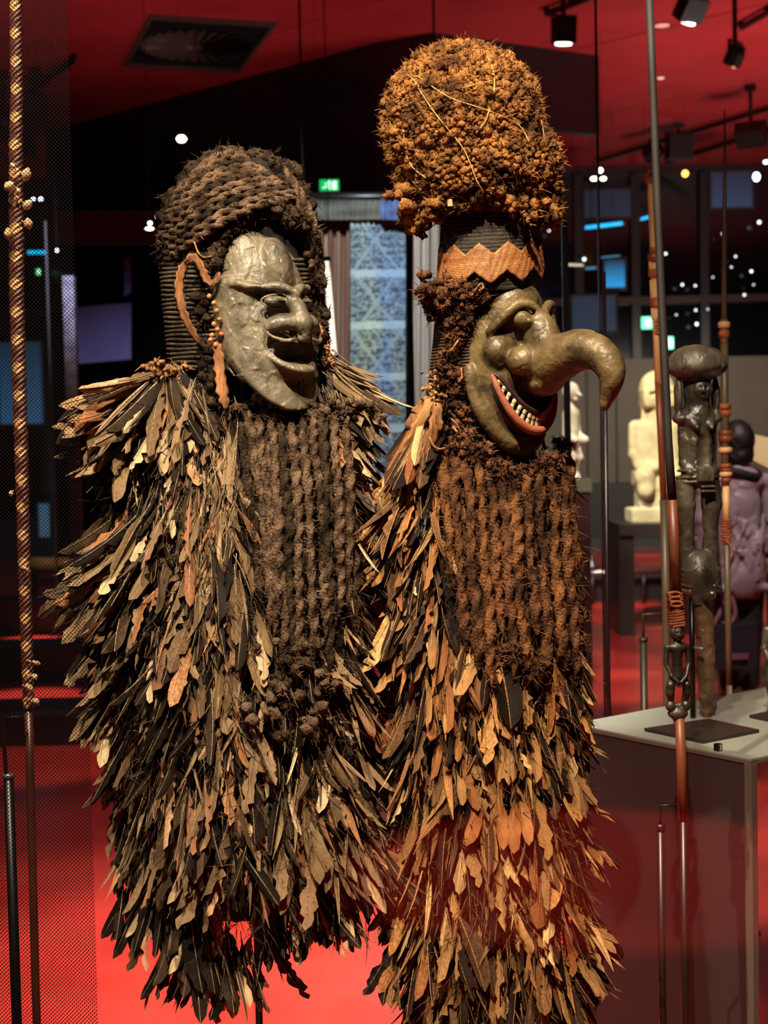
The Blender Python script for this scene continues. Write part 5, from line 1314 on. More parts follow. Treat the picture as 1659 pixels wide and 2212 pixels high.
for i in range(9):
    p = Q(1017+i*1.6, 846+i*7.5, 52, D2); MB().lathe([(.001, -2*SC), (2.6*SC, 0), (.001, 2*SC)], p, 8).build('bead', mat('bead_white', '#d8d2c4', rough=.3), cr, True)
st = P(1085, 2180, D2+.02)
MB().tube([(st.x, st.y, .02), (st.x, st.y, P(1060, 520, D2).z)], 8*SC, 14).build('stand_pole', M_stand, cr, True)
MB().box((st.x, st.y, .012), (.40, .40, .024)).build('stand_base', M_stand, cr)
# ================================================================== plinth table on the right
HT = 0.90
c0 = onz(1622, 1640, HT); cL = onz(1236, 1563, HT); cF = onz(1659, 1483, HT)
dA = (cL-c0).normalized(); eB = (cF-cL).normalized(); 
# square the table: A runs along the front-left edge, B is perpendicular to it
dB = Vector((-dA.y, dA.x, 0)); dB = dB if dB.dot(eB) > 0 else -dB
dB = (dB*.5+eB*.5).normalized(); LA = (cL-c0).length; LB = 1.9; TH = .012
M_top = mat('table_top', '#787d72', '#8a8e82', rough=.45, nscale=3, bump=.03); M_side = mat('table_side', '#3a3232', '#332c2d', rough=.45, nscale=2); M_edge = mat('table_edge', '#5f5650', rough=.5)
tb = thing('display_plinth', 'grey topped dark sided display plinth right of the costumes', 'plinth', (c0.x, c0.y, 0))
def zed(p, z): return Vector((p.x, p.y, z))
q = [c0, c0+dB*LB, cL+dB*LB, cL]
MB().hexa([zed(p, HT-TH) for p in q], [zed(p, HT-.004) for p in q]).build('slab', M_edge, tb)
e_ = .004; MB().hexa([zed(p, HT-.004) for p in q], [zed(p, HT) for p in q]).build('top', M_top, tb)
w_ = .018
def wallq(a, b, n, th): return [a, b, b+n*th, a+n*th]
q = wallq(c0+dB*.002-dA*0, cL+dB*.002, dB, w_); MB().hexa([zed(p, 0) for p in q], [zed(p, HT-TH) for p in q]).build('side_panel', M_side, tb)
q = wallq(c0-dA*.002, c0-dA*.002+dB*w_, dA, .02); MB().hexa([zed(p, 0) for p in q], [zed(p, HT-TH) for p in q]).build('edge_strip', M_edge, tb)
q = [c0+dA*.02+dB*(LB-.1), c0+dA*.08+dB*(LB-.1), c0+dA*.08+dB*(LB-.02), c0+dA*.02+dB*(LB-.02)]; MB().hexa([zed(p, 0) for p in q], [zed(p, HT-TH) for p in q]).build('leg', M_side, tb)
q = [cL-dA*w_+dB*w_, cL+dB*w_, cL+dB*.22, cL-dA*w_+dB*.22]; MB().hexa([zed(p, 0) for p in q], [zed(p, HT-TH) for p in q]).build('side_panel', M_side, tb)
# base plates
M_plate = mat('plate_brown', '#2e2824', rough=.4, metal=.2)
def plate_pts(px): return [onz(*p, HT) for p in px]
# number block
c = onz(1551, 1622, HT); nb = thing('number_block', 'small black cube with a white number 3 on the plinth', 'label', (c.x, c.y, HT))
u3 = c.y/FPX; s_ = 13*u3; rz = math.atan2(dA.y, dA.x)
bc = Vector((c.x, c.y, HT+s_*.62)); MB().box(bc, (s_, s_, s_*1.24), rz).build('block', mat('block_black', '#0b0a0c', rough=.4), nb)
def text(txt, loc, size, nrm, m, parent, name='digit'):
    cu = bpy.data.curves.new(name, 'FONT'); cu.body = txt; cu.size = size; cu.extrude = size*.01; cu.align_x = 'CENTER'; cu.align_y = 'CENTER'
    o = bpy.data.objects.new(name, cu); C.objects.link(o); n = Vector(nrm).normalized(); x = Vector((0, 0, 1)).cross(n).normalized(); y = n.cross(x)
    bpy.context.view_layer.update(); me = bpy.data.meshes.new_from_object(o.evaluated_get(bpy.context.evaluated_depsgraph_get())); bpy.data.objects.remove(o)
    me.transform(Matrix(((x.x, y.x, n.x, loc[0]), (x.y, y.y, n.y, loc[1]), (x.z, y.z, n.z, loc[2]), (0,0,0,1)))); me.materials.clear(); me.materials.append(m)
    o = bpy.data.objects.new(name, me); C.objects.link(o); o.parent = parent; o.matrix_parent_inverse = Matrix.Translation(-parent.location); return o
nr = -dA if (-dA).dot(EYE-c) > 0 else dA
nx_ = Vector((math.cos(rz), math.sin(rz), 0)); 
for n_ in (nx_, -nx_):
    if n_.x > 0: fn = n_
fn = fn if fn.dot(EYE-bc) > 0 or True else fn
text('3', bc+fn*(s_*.5+.0006), s_*1.3, fn, mat('digit_white', '#e8dcc8', rough=.5), nb)
# ================================================================== dark wooden standing figure
DF = onz(1520, 1583, HT).y/ _f.y; DF = 3.62
M_ebony = mat('figure_wood', '#1f1b16', '#4c4537', rough=.42, rvar=.12, nscale=16, detail=7, bump=.3, bscale=80, spec=.45, stretch=(1, 1, .4)); M_stake = mat('stake_wood', '#4a3426', '#7a5a3c', rough=.5, nscale=12, bump=.4, bscale=40, stretch=(1, 1, .2))
ff = Frame(1507, 1000, DF, yaw=.38)
fb = onz(1517, 1575, HT)
fg = thing('wooden_figure', 'dark wooden standing figure with a mushroom shaped cap, on a stake on the plinth', 'statue', (fb.x, fb.y, HT))
def V_(px, py): return (px-1507-(py-1000)*.0, py-1000)
s = SDF((-80, -275, -75), (80, 305, 75), 2.3)
s.ell((0, -215, 0), (62, 40, 60), 6); s.ell((0, -205, 0), (64, 26, 62), 8)             # cap
s.box((0, -150, 60), (1, 1, 1), .5, 1)
s.cone((0, -185, 0), (0, -100, 0), 30, 27, 8)                                         # head and neck
s.ell((4, -158, 27), (21, 22, 11), 3)                                                  # face disc
s.ell((-8, -162, 38), (6, 3.5, 4), 2, sub=True); s.ell((8, -162, 38), (6, 3.5, 4), 2, sub=True); s.cone((0, -164, 36), (0, -154, 40), 2.5, 3.2, 2); s.ell((0, -147, 36), (7, 2.2, 4), 2, sub=True)
for sx in (-1, 1):
    s.ell((sx*42, -142, 0), (9, 42, 16), 3)                                            # ear flaps
    s.ell((sx*34, -96, 2), (22, 13, 22), 8)                                            # shoulders
    s.cone((sx*20, -92, 14), (sx*16, -76, 42), 15, 5, 6)                               # breasts
    s.cone((sx*36, -96, 0), (sx*34, 0, 0), 9, 8, 4); s.cone((sx*34, 0, 0), (sx*26, 20, 24), 8, 7, 4)
    s.chain([(sx*28,44,0,21),(sx*30,90,2,22),(sx*27,140,0,16),(sx*27,156,4,14)], 3)     # thighs
    s.chain([(sx*27,164,0,16),(sx*28,186,-3,18),(sx*26,222,0,12)], 2)                   # calves
s.chain([(0,-100,0,33),(0,-40,0,31),(0,20,0,34)], 8); s.ell((0, -20, 32), (16, 40, 8), 5, sub=True)
for yy, rr0 in ((16, 46), (30, 50), (40, 47)): s.ell((0, yy, 0), (rr0, 6, 34), 3)
s.box((4, 24, 34), (18, 16, 10), 4, 3); s.box((8, 50, 38), (16, 3, 6), 2, 2); s.box((8, 60, 38), (16, 3, 6), 2, 2)
# animal head base with ribs
s.cone((0, 226, 0), (0, 240, 6), 40, 44, 6); s.cone((0, 238, 10), (10, 282, 30), 26, 16, 8); s.ell((0, 262, 0), (44, 28, 34), 8)
for sx in (-1, 1):
    for i in range(5): s.cone((sx*30, 232+i*11, 34-i*2), (sx*46, 228+i*11, 10), 3.4, 2.4, 2)
s.cone((0, 290, 0), (0, 302, 0), 26, 20, 5)
s.facet(1.3, 20, 8)
o = sculpt_mesh('figure_body', s, ff, M_ebony, fg)
s = SDF((-30, 285, -30), (40, 580, 30), 2.3)
s.chain([(0,290,0,20),(6,340,0,19),(8,430,0,19),(8,510,0,16),(8,540,0,9),(7,566,0,3)], 5); s.facet(2.5, 24, 9)
sculpt_mesh('stake', s, Frame(1512, 1000, DF, 0), M_stake, fg)
for (x, y, z) in ((3, 262, 40), (17, 262, 40), (11, 278, 46)):
    c = ff.w((x, y, z)); MB().lathe([(.001, -3*ff.u), (3.6*ff.u, 0), (.001, 3*ff.u)], c, 8).build('inlay', mat('bone_eye', '#e8e0cc', rough=.4), fg, True)
rp = P(1497, 1575, DF+.02); rt = P(1493, 1290, DF+.02)
MB().tube([(rp.x-.0, rp.y, HT+.004), (rp.x, rp.y, rt.z)], 6*DF/FPX, 10).build('support_rod', M_stand, fg, True)
MB().tube([P(1499, 1399, DF), P(1519, 1402, DF-.03)], 3.5*DF/FPX, 8).build('clip', mat('clip_grey', '#6b6658', rough=.4), fg, True)
pp = plate_pts([(1392, 1580), (1520, 1607), (1640, 1583), (1530, 1559)])
MB().hexa([p for p in pp], [p+Vector((0, 0, .008)) for p in pp]).build('base_plate', M_plate, fg)
# second carved figure at the right border
g2 = onz(1690, 1545, HT); f2 = thing('wooden_figure', 'dark carved post figure cropped by the right border of the picture', 'statue', (g2.x, g2.y, HT))
fr2 = Frame(1686, 1400, g2.y, 0)
s = SDF((-45, -120, -40), (45, 150, 40), 2.6)
s.chain([(0,-90,0,22),(0,-60,0,16),(0,-30,0,26),(0,20,0,20)], 6)
for sx in (-1, 1): s.chain([(sx*14,20,0,17),(sx*20,70,0,15),(sx*16,110,0,10),(sx*18,140,4,11)], 4); s.chain([(sx*28,-40,0,9),(sx*34,0,6,8),(sx*20,30,22,7)], 4)
s.ell((0, -100, 4), (24, 24, 24), 5); s.ell((-8, -104, 26), (5, 3, 3), 2, sub=True); s.ell((8, -104, 26), (5, 3, 3), 2, sub=True)
s.facet(1, 20, 4); sculpt_mesh('figure_body', s, fr2, M_ebony, f2)
pp = plate_pts([(1619, 1551), (1690, 1566), (1780, 1548), (1700, 1535)]); MB().hexa(pp, [p+Vector((0, 0, .008)) for p in pp]).build('base_plate', M_plate, f2)
# ================================================================== spears and poles
M_redwood = mat('spear_redwood', '#5c2e19', '#7c4426', rough=.45, nscale=10, bump=.06, stretch=(1, 1, .2)); M_bamboo = mat('spear_bamboo', '#b88c58', '#dcb47c', rough=.45, nscale=12, stretch=(1, 1, .2)); M_olive = mat('spear_olive', '#4b4130', '#5e523c', rough=.45, nscale=12, stretch=(1, 1, .2)); M_darkw = mat('spear_dark', '#120e0c', '#241d19', rough=.7, nscale=12); M_cord = mat('spear_cord', '#73391d', '#a55c34', rough=.6, nscale=50, bump=.4, bscale=150)
def shaft(name, pts, D, m, parent):   # pts: px, py, diameter in px
    P_ = [P(x, y, D) for x, y, d in pts]; return MB().tube(P_, [d*.5*D/FPX for x, y, d in pts], 14).build(name, m, parent, True)
def wrap(name, a, b, w0, w1, turns, D, m, parent, th=4.0, seed=0):
    A, B_ = P(*a, D), P(*b, D); u = D/FPX; T = (B_-A).normalized(); X = T.orthogonal().normalized(); Y = T.cross(X); g = random.Random(seed); pts = []
    n = turns*14
    for i in range(n+1):
        t = i/n; an = 2*PI*turns*t; r_ = (w0+(w1-w0)*t)*.5*u; q = t+.012*math.sin(an*.5+g.random()*.6); pts.append(A+(B_-A)*q+(X*math.cos(an)+Y*math.sin(an))*r_)
    return MB().tube(pts, th*.5*u, 6).build(name, m, parent, True)
def bulge(name, px, py, w_, h_, D, m, parent, k=.6):
    u = D/FPX; c = P(px, py, D); r = w_*.5*u; h = h_*.5*u
    return MB().lathe([(r*.5, -h), (r*.92, -h*k), (r, 0), (r*.92, h*k), (r*.5, h)], c, 16).build(name, m, parent, True)
# spear standing in front of the figure
DS = 2.95
b0 = P(1474, 2300, DS)
sp = thing('spear', 'tall spear with orange cord wrapping and a small squatting carved figure on its shaft', 'spear', (b0.x, b0.y, 0))
shaft('shaft', [(1400,-60,17),(1409,160,17),(1421,460,17),(1431,690,18),(1444,960,18),(1452,1080,20)], DS, M_darkw, sp)
shaft('shaft', [(1452,1080,20),(1457,1180,22),(1461,1282,24)], DS, M_redwood, sp)['label'] = 'red brown middle shaft'
shaft('shaft', [(1468,1550,20),(1472,1650,22),(1476,1772,21)], DS, M_redwood, sp)['label'] = 'red brown lower shaft'
shaft('shaft', [(1458,1278,22),(1465,1360,22)], DS, M_redwood, sp)
wrap('cord_wrapping', (1457, 1280), (1463, 1352), 28, 31, 12, DS, M_cord, sp, 9, 1)
for k in range(3):
    c = P(1456+k*2, 1284+k*10, DS-.012); pts = [c+Vector((math.cos(t)*.012*(1 if k % 2 else -1), -.006, math.sin(t)*.005)) for t in [i*2*PI/12 for i in range(13)]]; MB().tube(pts, 3.2*DS/FPX, 6).build('knot', M_cord, sp, True)
fs = Frame(1463, 1450, DS, .25); s = SDF((-34, -105, -34), (34, 118, 36), 1.5)
s.ell((0, -84, 0), (17, 17, 15), 3); s.ell((2, -82, 12), (12, 15, 6), 2); s.ell((-3, -85, 18), (3.4, 2, 3), 1, sub=True); s.ell((7, -85, 18), (3.4, 2, 3), 1, sub=True); s.cone((2, -86, 17), (2, -79, 20), 1.6, 2.2, 1.5); s.ell((2, -73, 17), (5, 1.6, 3), 1, sub=True)
s.cone((0, -70, 0), (0, -58, 0), 8, 9, 3); s.ell((0, -52, 0), (25, 12, 15), 4); s.chain([(0,-50,0,14),(0,-20,0,10),(0,10,0,13)], 4)
for sx in (-1, 1):
    s.chain([(sx*22,-52,0,7),(sx*25,-18,2,5.5),(sx*16,8,16,4.5),(sx*4,20,22,4.5)], 2)
    for k in range(4): s.cone((sx*(2+k*2.2), 20, 22), (sx*(2+k*2.0), 31-k, 22), 1.7, 1.3, .8)
    s.chain([(sx*10,14,0,9),(sx*18,28,12,9.5),(sx*19,44,10,10),(sx*15,64,2,7)], 2.5); s.ell((sx*17, 74, 4), (11, 12, 11), 2)
s.ell((0, 92, 0), (22, 13, 18), 4); s.cone((0, 90, 0), (3, 112, 0), 16, 11, 4)
sculpt_mesh('carved_figure', s, fs, M_ebony, sp)['label'] = 'small dark squatting figure with hands joined'
def mount(sp, hx0, hy0, hx1, hy1, tx, ty, D, wt, m=M_stand, foot=True, tube2=None):
    a, b = P(hx0, hy0, D), P(hx1, hy1, D); c = P(hx0, ty, D); u = D/FPX; x, y = a.x, a.y
    MB().tube([(x, y, c.z), (x, y, a.z), (b.x, b.y, a.z)], 3.4*u, 8).build('hook', m, sp, True)
    t = P(tx, ty, D); MB().tube([(x, y, .012), (x, y, t.z)], wt*.5*u, 12).build('stand_tube', m, sp, True)
    MB().lathe([(wt*.62*u, -.006), (wt*.66*u, .006)], (x, y, t.z), 12).build('collar', m, sp, True)
    MB().box((x, y, .008), (.16, .16, .016)).build('foot_plate', m, sp)
M_standr = mat('stand_brown', '#241514', rough=.35)
mount(sp, 1426, 1740, 1462, 1746, 1429, 1787, DS, 17, M_standr)
t_ = P(1476, 1772, DS); MB().tube([(t_.x, t_.y, .01), (t_.x, t_.y, t_.z+.01)], 9*DS/FPX, 12).build('stand_tube', M_standr, sp, True)
# two spears behind the plinth
DB = 4.75
b0 = P(1440, 1700, DB); sp = thing('spear', 'knotted pale bamboo spear directly behind the tall dark one', 'spear', (b0.x, b0.y, 0))
shaft('shaft', [(1404,380,10),(1406,420,15),(1411,530,15),(1418,720,15),(1422,825,16)], DB, M_bamboo, sp)
shaft('shaft', [(1422,825,16),(1427,930,15),(1434,1080,15)], DB, M_redwood, sp)
z0 = P(1445, 1500, DB); MB().tube([P(1434,1080,DB), P(1439,1300,DB), (P(1441,1480,DB).x, z0.y, P(1441,1480,DB).z), (P(1444,1600,DB).x, z0.y, .02)], [9*DB/FPX, 9*DB/FPX, 9*DB/FPX, 8*DB/FPX], 12).build('shaft', M_olive, sp, True)
for k, (y, w__, h_) in enumerate(((372,26,12),(390,26,16),(540,24,14),(556,34,24),(592,34,22),(655,34,26),(692,20,18),(705,22,12),(720,24,10),(828,22,16))):
    bulge('knot', 1404+(y-380)*.052, y, w__*.9, h_, DB, M_cord if k % 3 else M_redwood, sp)
for k, (ya, yb) in enumerate(((565,585),(605,648),(665,690))):
    for dx in (-9, 9): shaft('lashing', [(1404+(ya-380)*.052+dx, ya, 8), (1404+(yb-380)*.052+dx, yb, 8)], DB, M_bamboo, sp)
wrap('cord_wrapping', (1421, 690), (1423, 722), 17, 19, 5, DB, M_cord, sp, 6, 2)
cen = [P(1404+R.gauss(0, 4), 385+R.gauss(0, 9), DB) for _ in range(10)]; clump_mass(cen, [.008]*10, 5, 60, .02).build('tassel', M_cord, sp, True)
mount(sp, 1389, 1327, 1436, 1331, 1386, 1382, DB, 16, mat('stand_olive', '#2c2a20', rough=.4))
b0 = P(1576, 1700, DB); sp = thing('spear', 'thin pointed spear with carved ring beads, nearest the right border', 'spear', (b0.x, b0.y, 0))
shaft('shaft', [(1565,235,2),(1566,300,5),(1565,450,9),(1564,690,13)], DB, M_olive, sp)
shaft('shaft', [(1564,740,15),(1566,870,15)], DB, M_bamboo, sp); shaft('shaft', [(1568,1050,15),(1569,1125,15)], DB, M_bamboo, sp)
shaft('core', [(1564,690,17),(1567,1050,17)], DB, M_olive, sp)
shaft('shaft', [(1569,1120,14),(1572,1290,14),(1575,1480,13)], DB, M_olive, sp); z0 = P(1575, 1480, DB); MB().tube([z0, (z0.x+.01, z0.y, .01)], 6.5*DB/FPX, 12).build('shaft', M_olive, sp, True)
for k, (y, w__, h_, mm) in enumerate(((702,27,16,M_bamboo),(722,24,20,M_cord),(738,18,12,M_redwood),(878,26,14,M_cord),(893,25,16,M_cord),(935,31,14,M_redwood),(947,32,16,M_redwood),(972,31,13,M_bamboo),(1006,26,10,M_cord),(1015,28,9,M_redwood),(1024,28,12,M_bamboo),(1037,24,12,M_redwood))):
    bulge('ring_bead', 1564+(y-700)*.012, y, w__, h_, DB, mm, sp, .75)
wrap('cord_wrapping', (1569, 1118), (1570, 1172), 18, 19, 9, DB, M_cord, sp, 5.5, 3)
MB().tube([P(1570, 1165, DB-.02), P(1578, 1180, DB-.03), P(1587, 1200, DB-.03)], 1.4*DB/FPX, 6).build('loose_end', M_cord, sp, True)
MB().box((P(1576,1700,DB).x, z0.y, .006), (.16, .16, .012)).build('foot_plate', M_stand, sp)
# thin straight rod behind the plinth
a, b_ = P(1303, 880, DB-.3), P(1313, 1545, DB-.3); rod = thing('support_rod', 'thin black straight rod seen under the tip of the hooked nose', 'rod', (b_.x, b_.y, 0))
MB().tube([(a.x, b_.y, a.z+.4), ((a.x+b_.x)/2, b_.y, (a.z)/2), (b_.x+.02, b_.y, .01)], 4.6*DB/FPX, 10).build('shaft', mat('rod_dark', '#170c10', rough=.3), rod, True)
MB().box((b_.x+.02, b_.y, .006), (.14, .14, .012)).build('foot_plate', M_stand, rod)
# woven pole at the left border
DW = 2.62
b0 = P(82, 2300, DW); wp = thing('woven_pole', 'red brown plaited pole with pale lozenges and hanging shells at the left border', 'pole', (b0.x, b0.y, 0))
def woven_mat():
    m = bpy.data.materials.new('woven_bands'); m.use_nodes = True; nt = m.node_tree; bs = nt.nodes['Principled BSDF']; bs.inputs['Roughness'].default_value = .55
    N, L = nt.nodes.new, nt.links.new; uv = N('ShaderNodeUVMap'); uv.uv_map = 'UVMap'; sp_ = N('ShaderNodeSeparateXYZ'); L(uv.outputs[0], sp_.inputs[0])
    def mth(op, a, b=None):
        n = N('ShaderNodeMath'); n.operation = op
        for i, x in enumerate((a, b)):
            if x is None: continue
            if isinstance(x, (int, float)): n.inputs[i].default_value = x
            else: L(x, n.inputs[i])
        return n.outputs[0]
    s_, t_ = sp_.outputs['X'], sp_.outputs['Y']      # s around (0..1), t in bands
    a = mth('SINE', mth('MULTIPLY', mth('ADD', s_, t_), 2*PI)); b = mth('SINE', mth('MULTIPLY', mth('SUBTRACT', t_, s_), 2*PI))
    loz = mth('GREATER_THAN', mth('MINIMUM', a, b), .22)
    st = mth('SINE', mth('MULTIPLY', mth('ADD', mth('MULTIPLY', s_, 6), mth('MULTIPLY', t_, 5)), 2*PI))
    r1 = N('ShaderNodeValToRGB'); r1.color_ramp.elements[0].color = (*lin('#2e130d'), 1); r1.color_ramp.elements[1].color = (*lin('#6b3220'), 1); L(mth('ADD', mth('MULTIPLY', st, .5), .5), r1.inputs[0])
    mx = N('ShaderNodeMix'); mx.data_type = 'RGBA'; L(loz, mx.inputs[0]); L(r1.outputs[0], mx.inputs[6]); mx.inputs[7].default_value = (*lin('#c79a62'), 1); L(mx.outputs[2], bs.inputs['Base Color'])
    bp = N('ShaderNodeBump'); bp.inputs['Strength'].default_value = .6; bp.inputs['Distance'].default_value = .002; L(mth('ADD', st, mth('MULTIPLY', loz, 1.5)), bp.inputs['Height']); L(bp.outputs[0], bs.inputs['Normal']); return m
def uv_shaft(name, pts, D, m, parent, band=60.0, n=20):
    V, F, U = [], [], []; k = 0; rows = []
    for (a, b) in zip(pts[:-1], pts[1:]):
        m_ = max(1, int(abs(b[1]-a[1])/6))
        for i in range(m_): t = i/m_; rows.append(tuple(a[j]+(b[j]-a[j])*t for j in range(3)))
    rows.append(pts[-1])
    for (x, y, d) in rows:
        c = P(x, y, D); r_ = d*.5*D/FPX*(1+.06*math.sin(y/band*2*PI*2))
        for j in range(n+1): t = 2*PI*j/n; V.append((c.x+r_*math.sin(t), c.y-r_*math.cos(t), c.z)); U.append((j/n, y/band))
    F = [(i*(n+1)+j, (i+1)*(n+1)+j, (i+1)*(n+1)+j+1, i*(n+1)+j+1) for i in range(len(rows)-1) for j in range(n)]
    me = mesh_from(name, np.array(V), np.array(F), np.zeros(len(F), int), np.array(U), [m]); o = bpy.data.objects.new(name, me); C.objects.link(o); o.parent = parent; o.matrix_parent_inverse = Matrix.Translation(-parent.location); return o
uv_shaft('plaited_sleeve', [(33,-40,26),(36,200,27),(34,330,30),(36,480,33),(36,640,32),(44,900,30),(52,1200,28),(58,1400,26),(62,1530,24)], DW, woven_mat(), wp)
z0 = P(62, 1530, DW); z1 = P(82, 2300, DW)
MB().tube([z0, P(66, 1700, DW), P(76, 2100, DW), (z1.x, z1.y, .01)], 9*DW/FPX, 12).build('shaft', mat('pole_brown', '#3a1a10', '#532818', rough=.35, nscale=8), wp, True)
M_shell = mat('shell_cream', '#c9a878', '#ecd8a8', rough=.35, nscale=30)
for k, (px, py, w__, h_) in enumerate([(57,377,26,32),(20,402,30,26),(60,442,24,28),(61,483,24,26),(18,505,22,28),(28,358,14,14),(45,1048,20,12),(58,1232,30,14),(24,1066,14,12),(78,1432,26,12),(75,1462,16,16),(64,1486,16,26),(78,1515,16,20),(40,412,14,14)]):
    c = P(px, py, DW-.03); u = DW/FPX; g = random.Random(k); ax = Vector((g.gauss(0, .5), -.5, 1 if w__ < 24 or h_ > w__ else .3)).normalized()
    r_ = min(w__, h_)*.42*u; h = max(w__, h_)*.5*u
    b = MB(); b.lathe([(r_*.15, -h), (r_*.7, -h*.6), (r_, -h*.1), (r_*.85, h*.4), (r_*.35, h*.85), (.0005, h)], c, 12, ax); b.tube([c, P(px*.5+34*.5, py-6, DW-.012)], .0012, 5); b.build('shell', M_shell, wp, True)
# the black stand that carries it
b0 = P(40, 2212, DW); ws = thing('pole_stand', 'black tubular stand with an arm beside the woven pole, at the left border', 'stand', (b0.x, b0.y, 0))
x, y = P(30, 1900, DW).x, b0.y; zt_ = P(16, 1543, DW).z; zc_ = P(20, 1670, DW).z; u = DW/FPX
MB().tube([(x, y, .012), (x, y, zc_)], 11*u, 14).build('tube', M_stand, ws, True)
MB().tube([(x-.004, y, zc_), (x-.008, y, zt_), (P(60, 1543, DW).x, y, zt_)], 4.5*u, 8).build('arm', M_stand, ws, True)
MB().lathe([(12.5*u, -.004), (12.5*u, .004)], (x, y, zc_), 14).build('collar', mat('collar_g', '#6b6460', rough=.3, metal=.5), ws, True)
MB().box((x, y, .008), (.2, .2, .016)).build('foot_plate', M_stand, ws)
# ================================================================== stone statue and its bench
M_stone = mat('pale_stone', '#c9b88c', '#e6dcae', rough=.75, nscale=7, bump=.25, bscale=20)
DST = 12.0; sb = P(1390, 1127, DST); stn = thing('stone_statue', 'pale stone crouching figure brightly lit on a dark bench behind the spears', 'statue', tuple(sb))
fq = Frame(1416, 970, DST, .25)
s = SDF((-75, -175, -60), (75, 165, 65), 2.6)
s.ell((4, -128, 0), (38, 40, 36), 5); s.box((4, -110, 4), (36, 24, 30), 10, 6); s.ell((18, -118, 32), (12, 5, 5), 2, sub=True); s.ell((-12, -118, 32), (10, 5, 5), 2, sub=True); s.cone((4, -122, 32), (4, -104, 40), 4, 6, 3); s.ell((4, -94, 34), (12, 3, 4), 2, sub=True)
s.cone((4, -90, 0), (2, -60, 0), 28, 30, 6); s.box((-24, -76, 6), (8, 18, 6), 2, 3)
s.box((0, -10, 0), (50, 52, 28), 16, 5)
for sx in (-1, 1):
    s.chain([(sx*44,-48,0,15),(sx*46,10,4,14),(sx*38,34,16,13),(sx*10,40,32,10)], 4); s.cone((sx*26, -28, 30), (sx*26, 18, 30), 2.5, 2.5, 2, sub=True)
    s.chain([(sx*22,46,4,20),(sx*32,60,30,20),(sx*30,90,34,18)], 5)
s.box((-4, 62, 0), (46, 22, 28), 12, 5); s.box((-8, 100, 2), (36, 28, 28), 8, 3); s.box((-10, 142, 0), (52, 17, 34), 5, 2); s.facet(1.2, 26, 2)
sculpt_mesh('statue_body', s, fq, M_stone, stn)
bn = thing('statue_bench', 'dark bench table under the pale stone statue', 'bench', (sb.x, sb.y, 0)); u = DST/FPX; x0, x1 = P(1325, 1128, DST).x, P(1500, 1128, DST).x; zt_ = sb.z
yb0, yb1 = sb.y-.30, sb.y+.5; M_bn = mat('bench_wood', '#2a211c', rough=.4)
MB().box(((x0+x1)/2, (yb0+yb1)/2, zt_-.045), (x1-x0, yb1-yb0, .09)).build('top', M_bn, bn)
for x in (x0+.06, x1-.06): MB().box((x, (yb0+yb1)/2, (zt_-.09)/2), (.12, yb1-yb0-.06, zt_-.09)).build('leg', M_bn, bn)
# bone white figure in the far case
DBN = 9.0; sb = P(1246, 1034, DBN); bo = thing('bone_statue', 'bone white thin standing figure half hidden by the black case post', 'statue', tuple(sb))
fq = Frame(1234, 945, DBN, .9); s = SDF((-45, -120, -35), (45, 100, 45), 2.2); s.ell((0, -98, 0), (17, 22, 20), 4); s.cone((0, -98, 16), (0, -90, 26), 5, 4, 2); s.ell((0, -82, 14), (9, 5, 6), 2)
s.cone((0, -80, 0), (0, -62, 0), 8, 9, 3); s.chain([(0,-50,0,18),(0,-10,0,15),(0,12,0,18)], 5)
for sx in (-1, 1): s.chain([(sx*18,-50,0,8),(sx*20,-5,2,8),(sx*16,6,24,9)], 3); s.chain([(sx*9,16,0,12),(sx*10,44,10,11),(sx*9,74,0,8),(sx*9,86,6,9)], 3)
sculpt_mesh('statue_body', s, fq, mat('bone_white', '#cfc0a0', '#ece0c4', rough=.6, nscale=12), bo)
pd = thing('statue_pedestal', 'glass and maroon pedestal under the bone white figure', 'pedestal', (sb.x, sb.y, 0)); 
MB().box((sb.x, sb.y, sb.z-.04), (.16, .16, .078)).build('block', mat('pedestal_green', '#5c5c48', rough=.3), pd); MB().box((sb.x, sb.y, (sb.z-.08)/2), (.14, .14, sb.z-.08)).build('column', mat('pedestal_maroon', '#331a18', rough=.4), pd)
# lit white cabinet and rail
c = onz(1262, 1236, 0); wc = thing('lit_cabinet', 'small glowing white cabinet low beside the right costume', 'cabinet', (c.x, c.y, 0)); u = c.y/FPX
W, H = 40*u, 74*u; MB().hexa([Vector((c.x-W*.5, c.y-.2, .08)), Vector((c.x+W*.35, c.y-.2, .08)), Vector((c.x+W*.35, c.y+.2, .08)), Vector((c.x-W*.5, c.y+.2, .08))], [Vector((c.x-W*.5, c.y-.2, H)), Vector((c.x+W*.1, c.y-.2, H)), Vector((c.x+W*.1, c.y+.2, H)), Vector((c.x-W*.5, c.y+.2, H))]).build('shade', mat('lit_white', '#eef2e4', emit=1.1), wc)
MB().box((c.x-W*.08, c.y, .04), (W*.8, .36, .08)).build('base', M_bench, wc); MB().box((c.x-W*.05, c.y-.21, H*.42), (W*.8, .012, .02)).build('band', M_bench, wc)
DR = 14.0; ra, rb = P(1150, 1240, DR), P(1520, 1230, DR); rl = thing('floor_rail', 'long polished metal rail low over the red floor', 'rail', (ra.x, ra.y, 0))
MB().tube([ra, rb], 6*DR/FPX, 12).build('bar', mat('rail_steel', '#9a9690', rough=.2, metal=.9), rl, True)
for t in (.05, .35, .65, .95): p = lerp(ra, rb, t); MB().tube([p, (p.x, p.y, .0)], .018, 8).build('leg', M_bench, rl, True)
MB().box(((ra.x+rb.x)/2, ra.y+.2, ra.z*.42), (rb.x-ra.x, .12, ra.z*.7)).build('skirt', mat('rail_skirt', '#1a1113', rough=.5), rl)
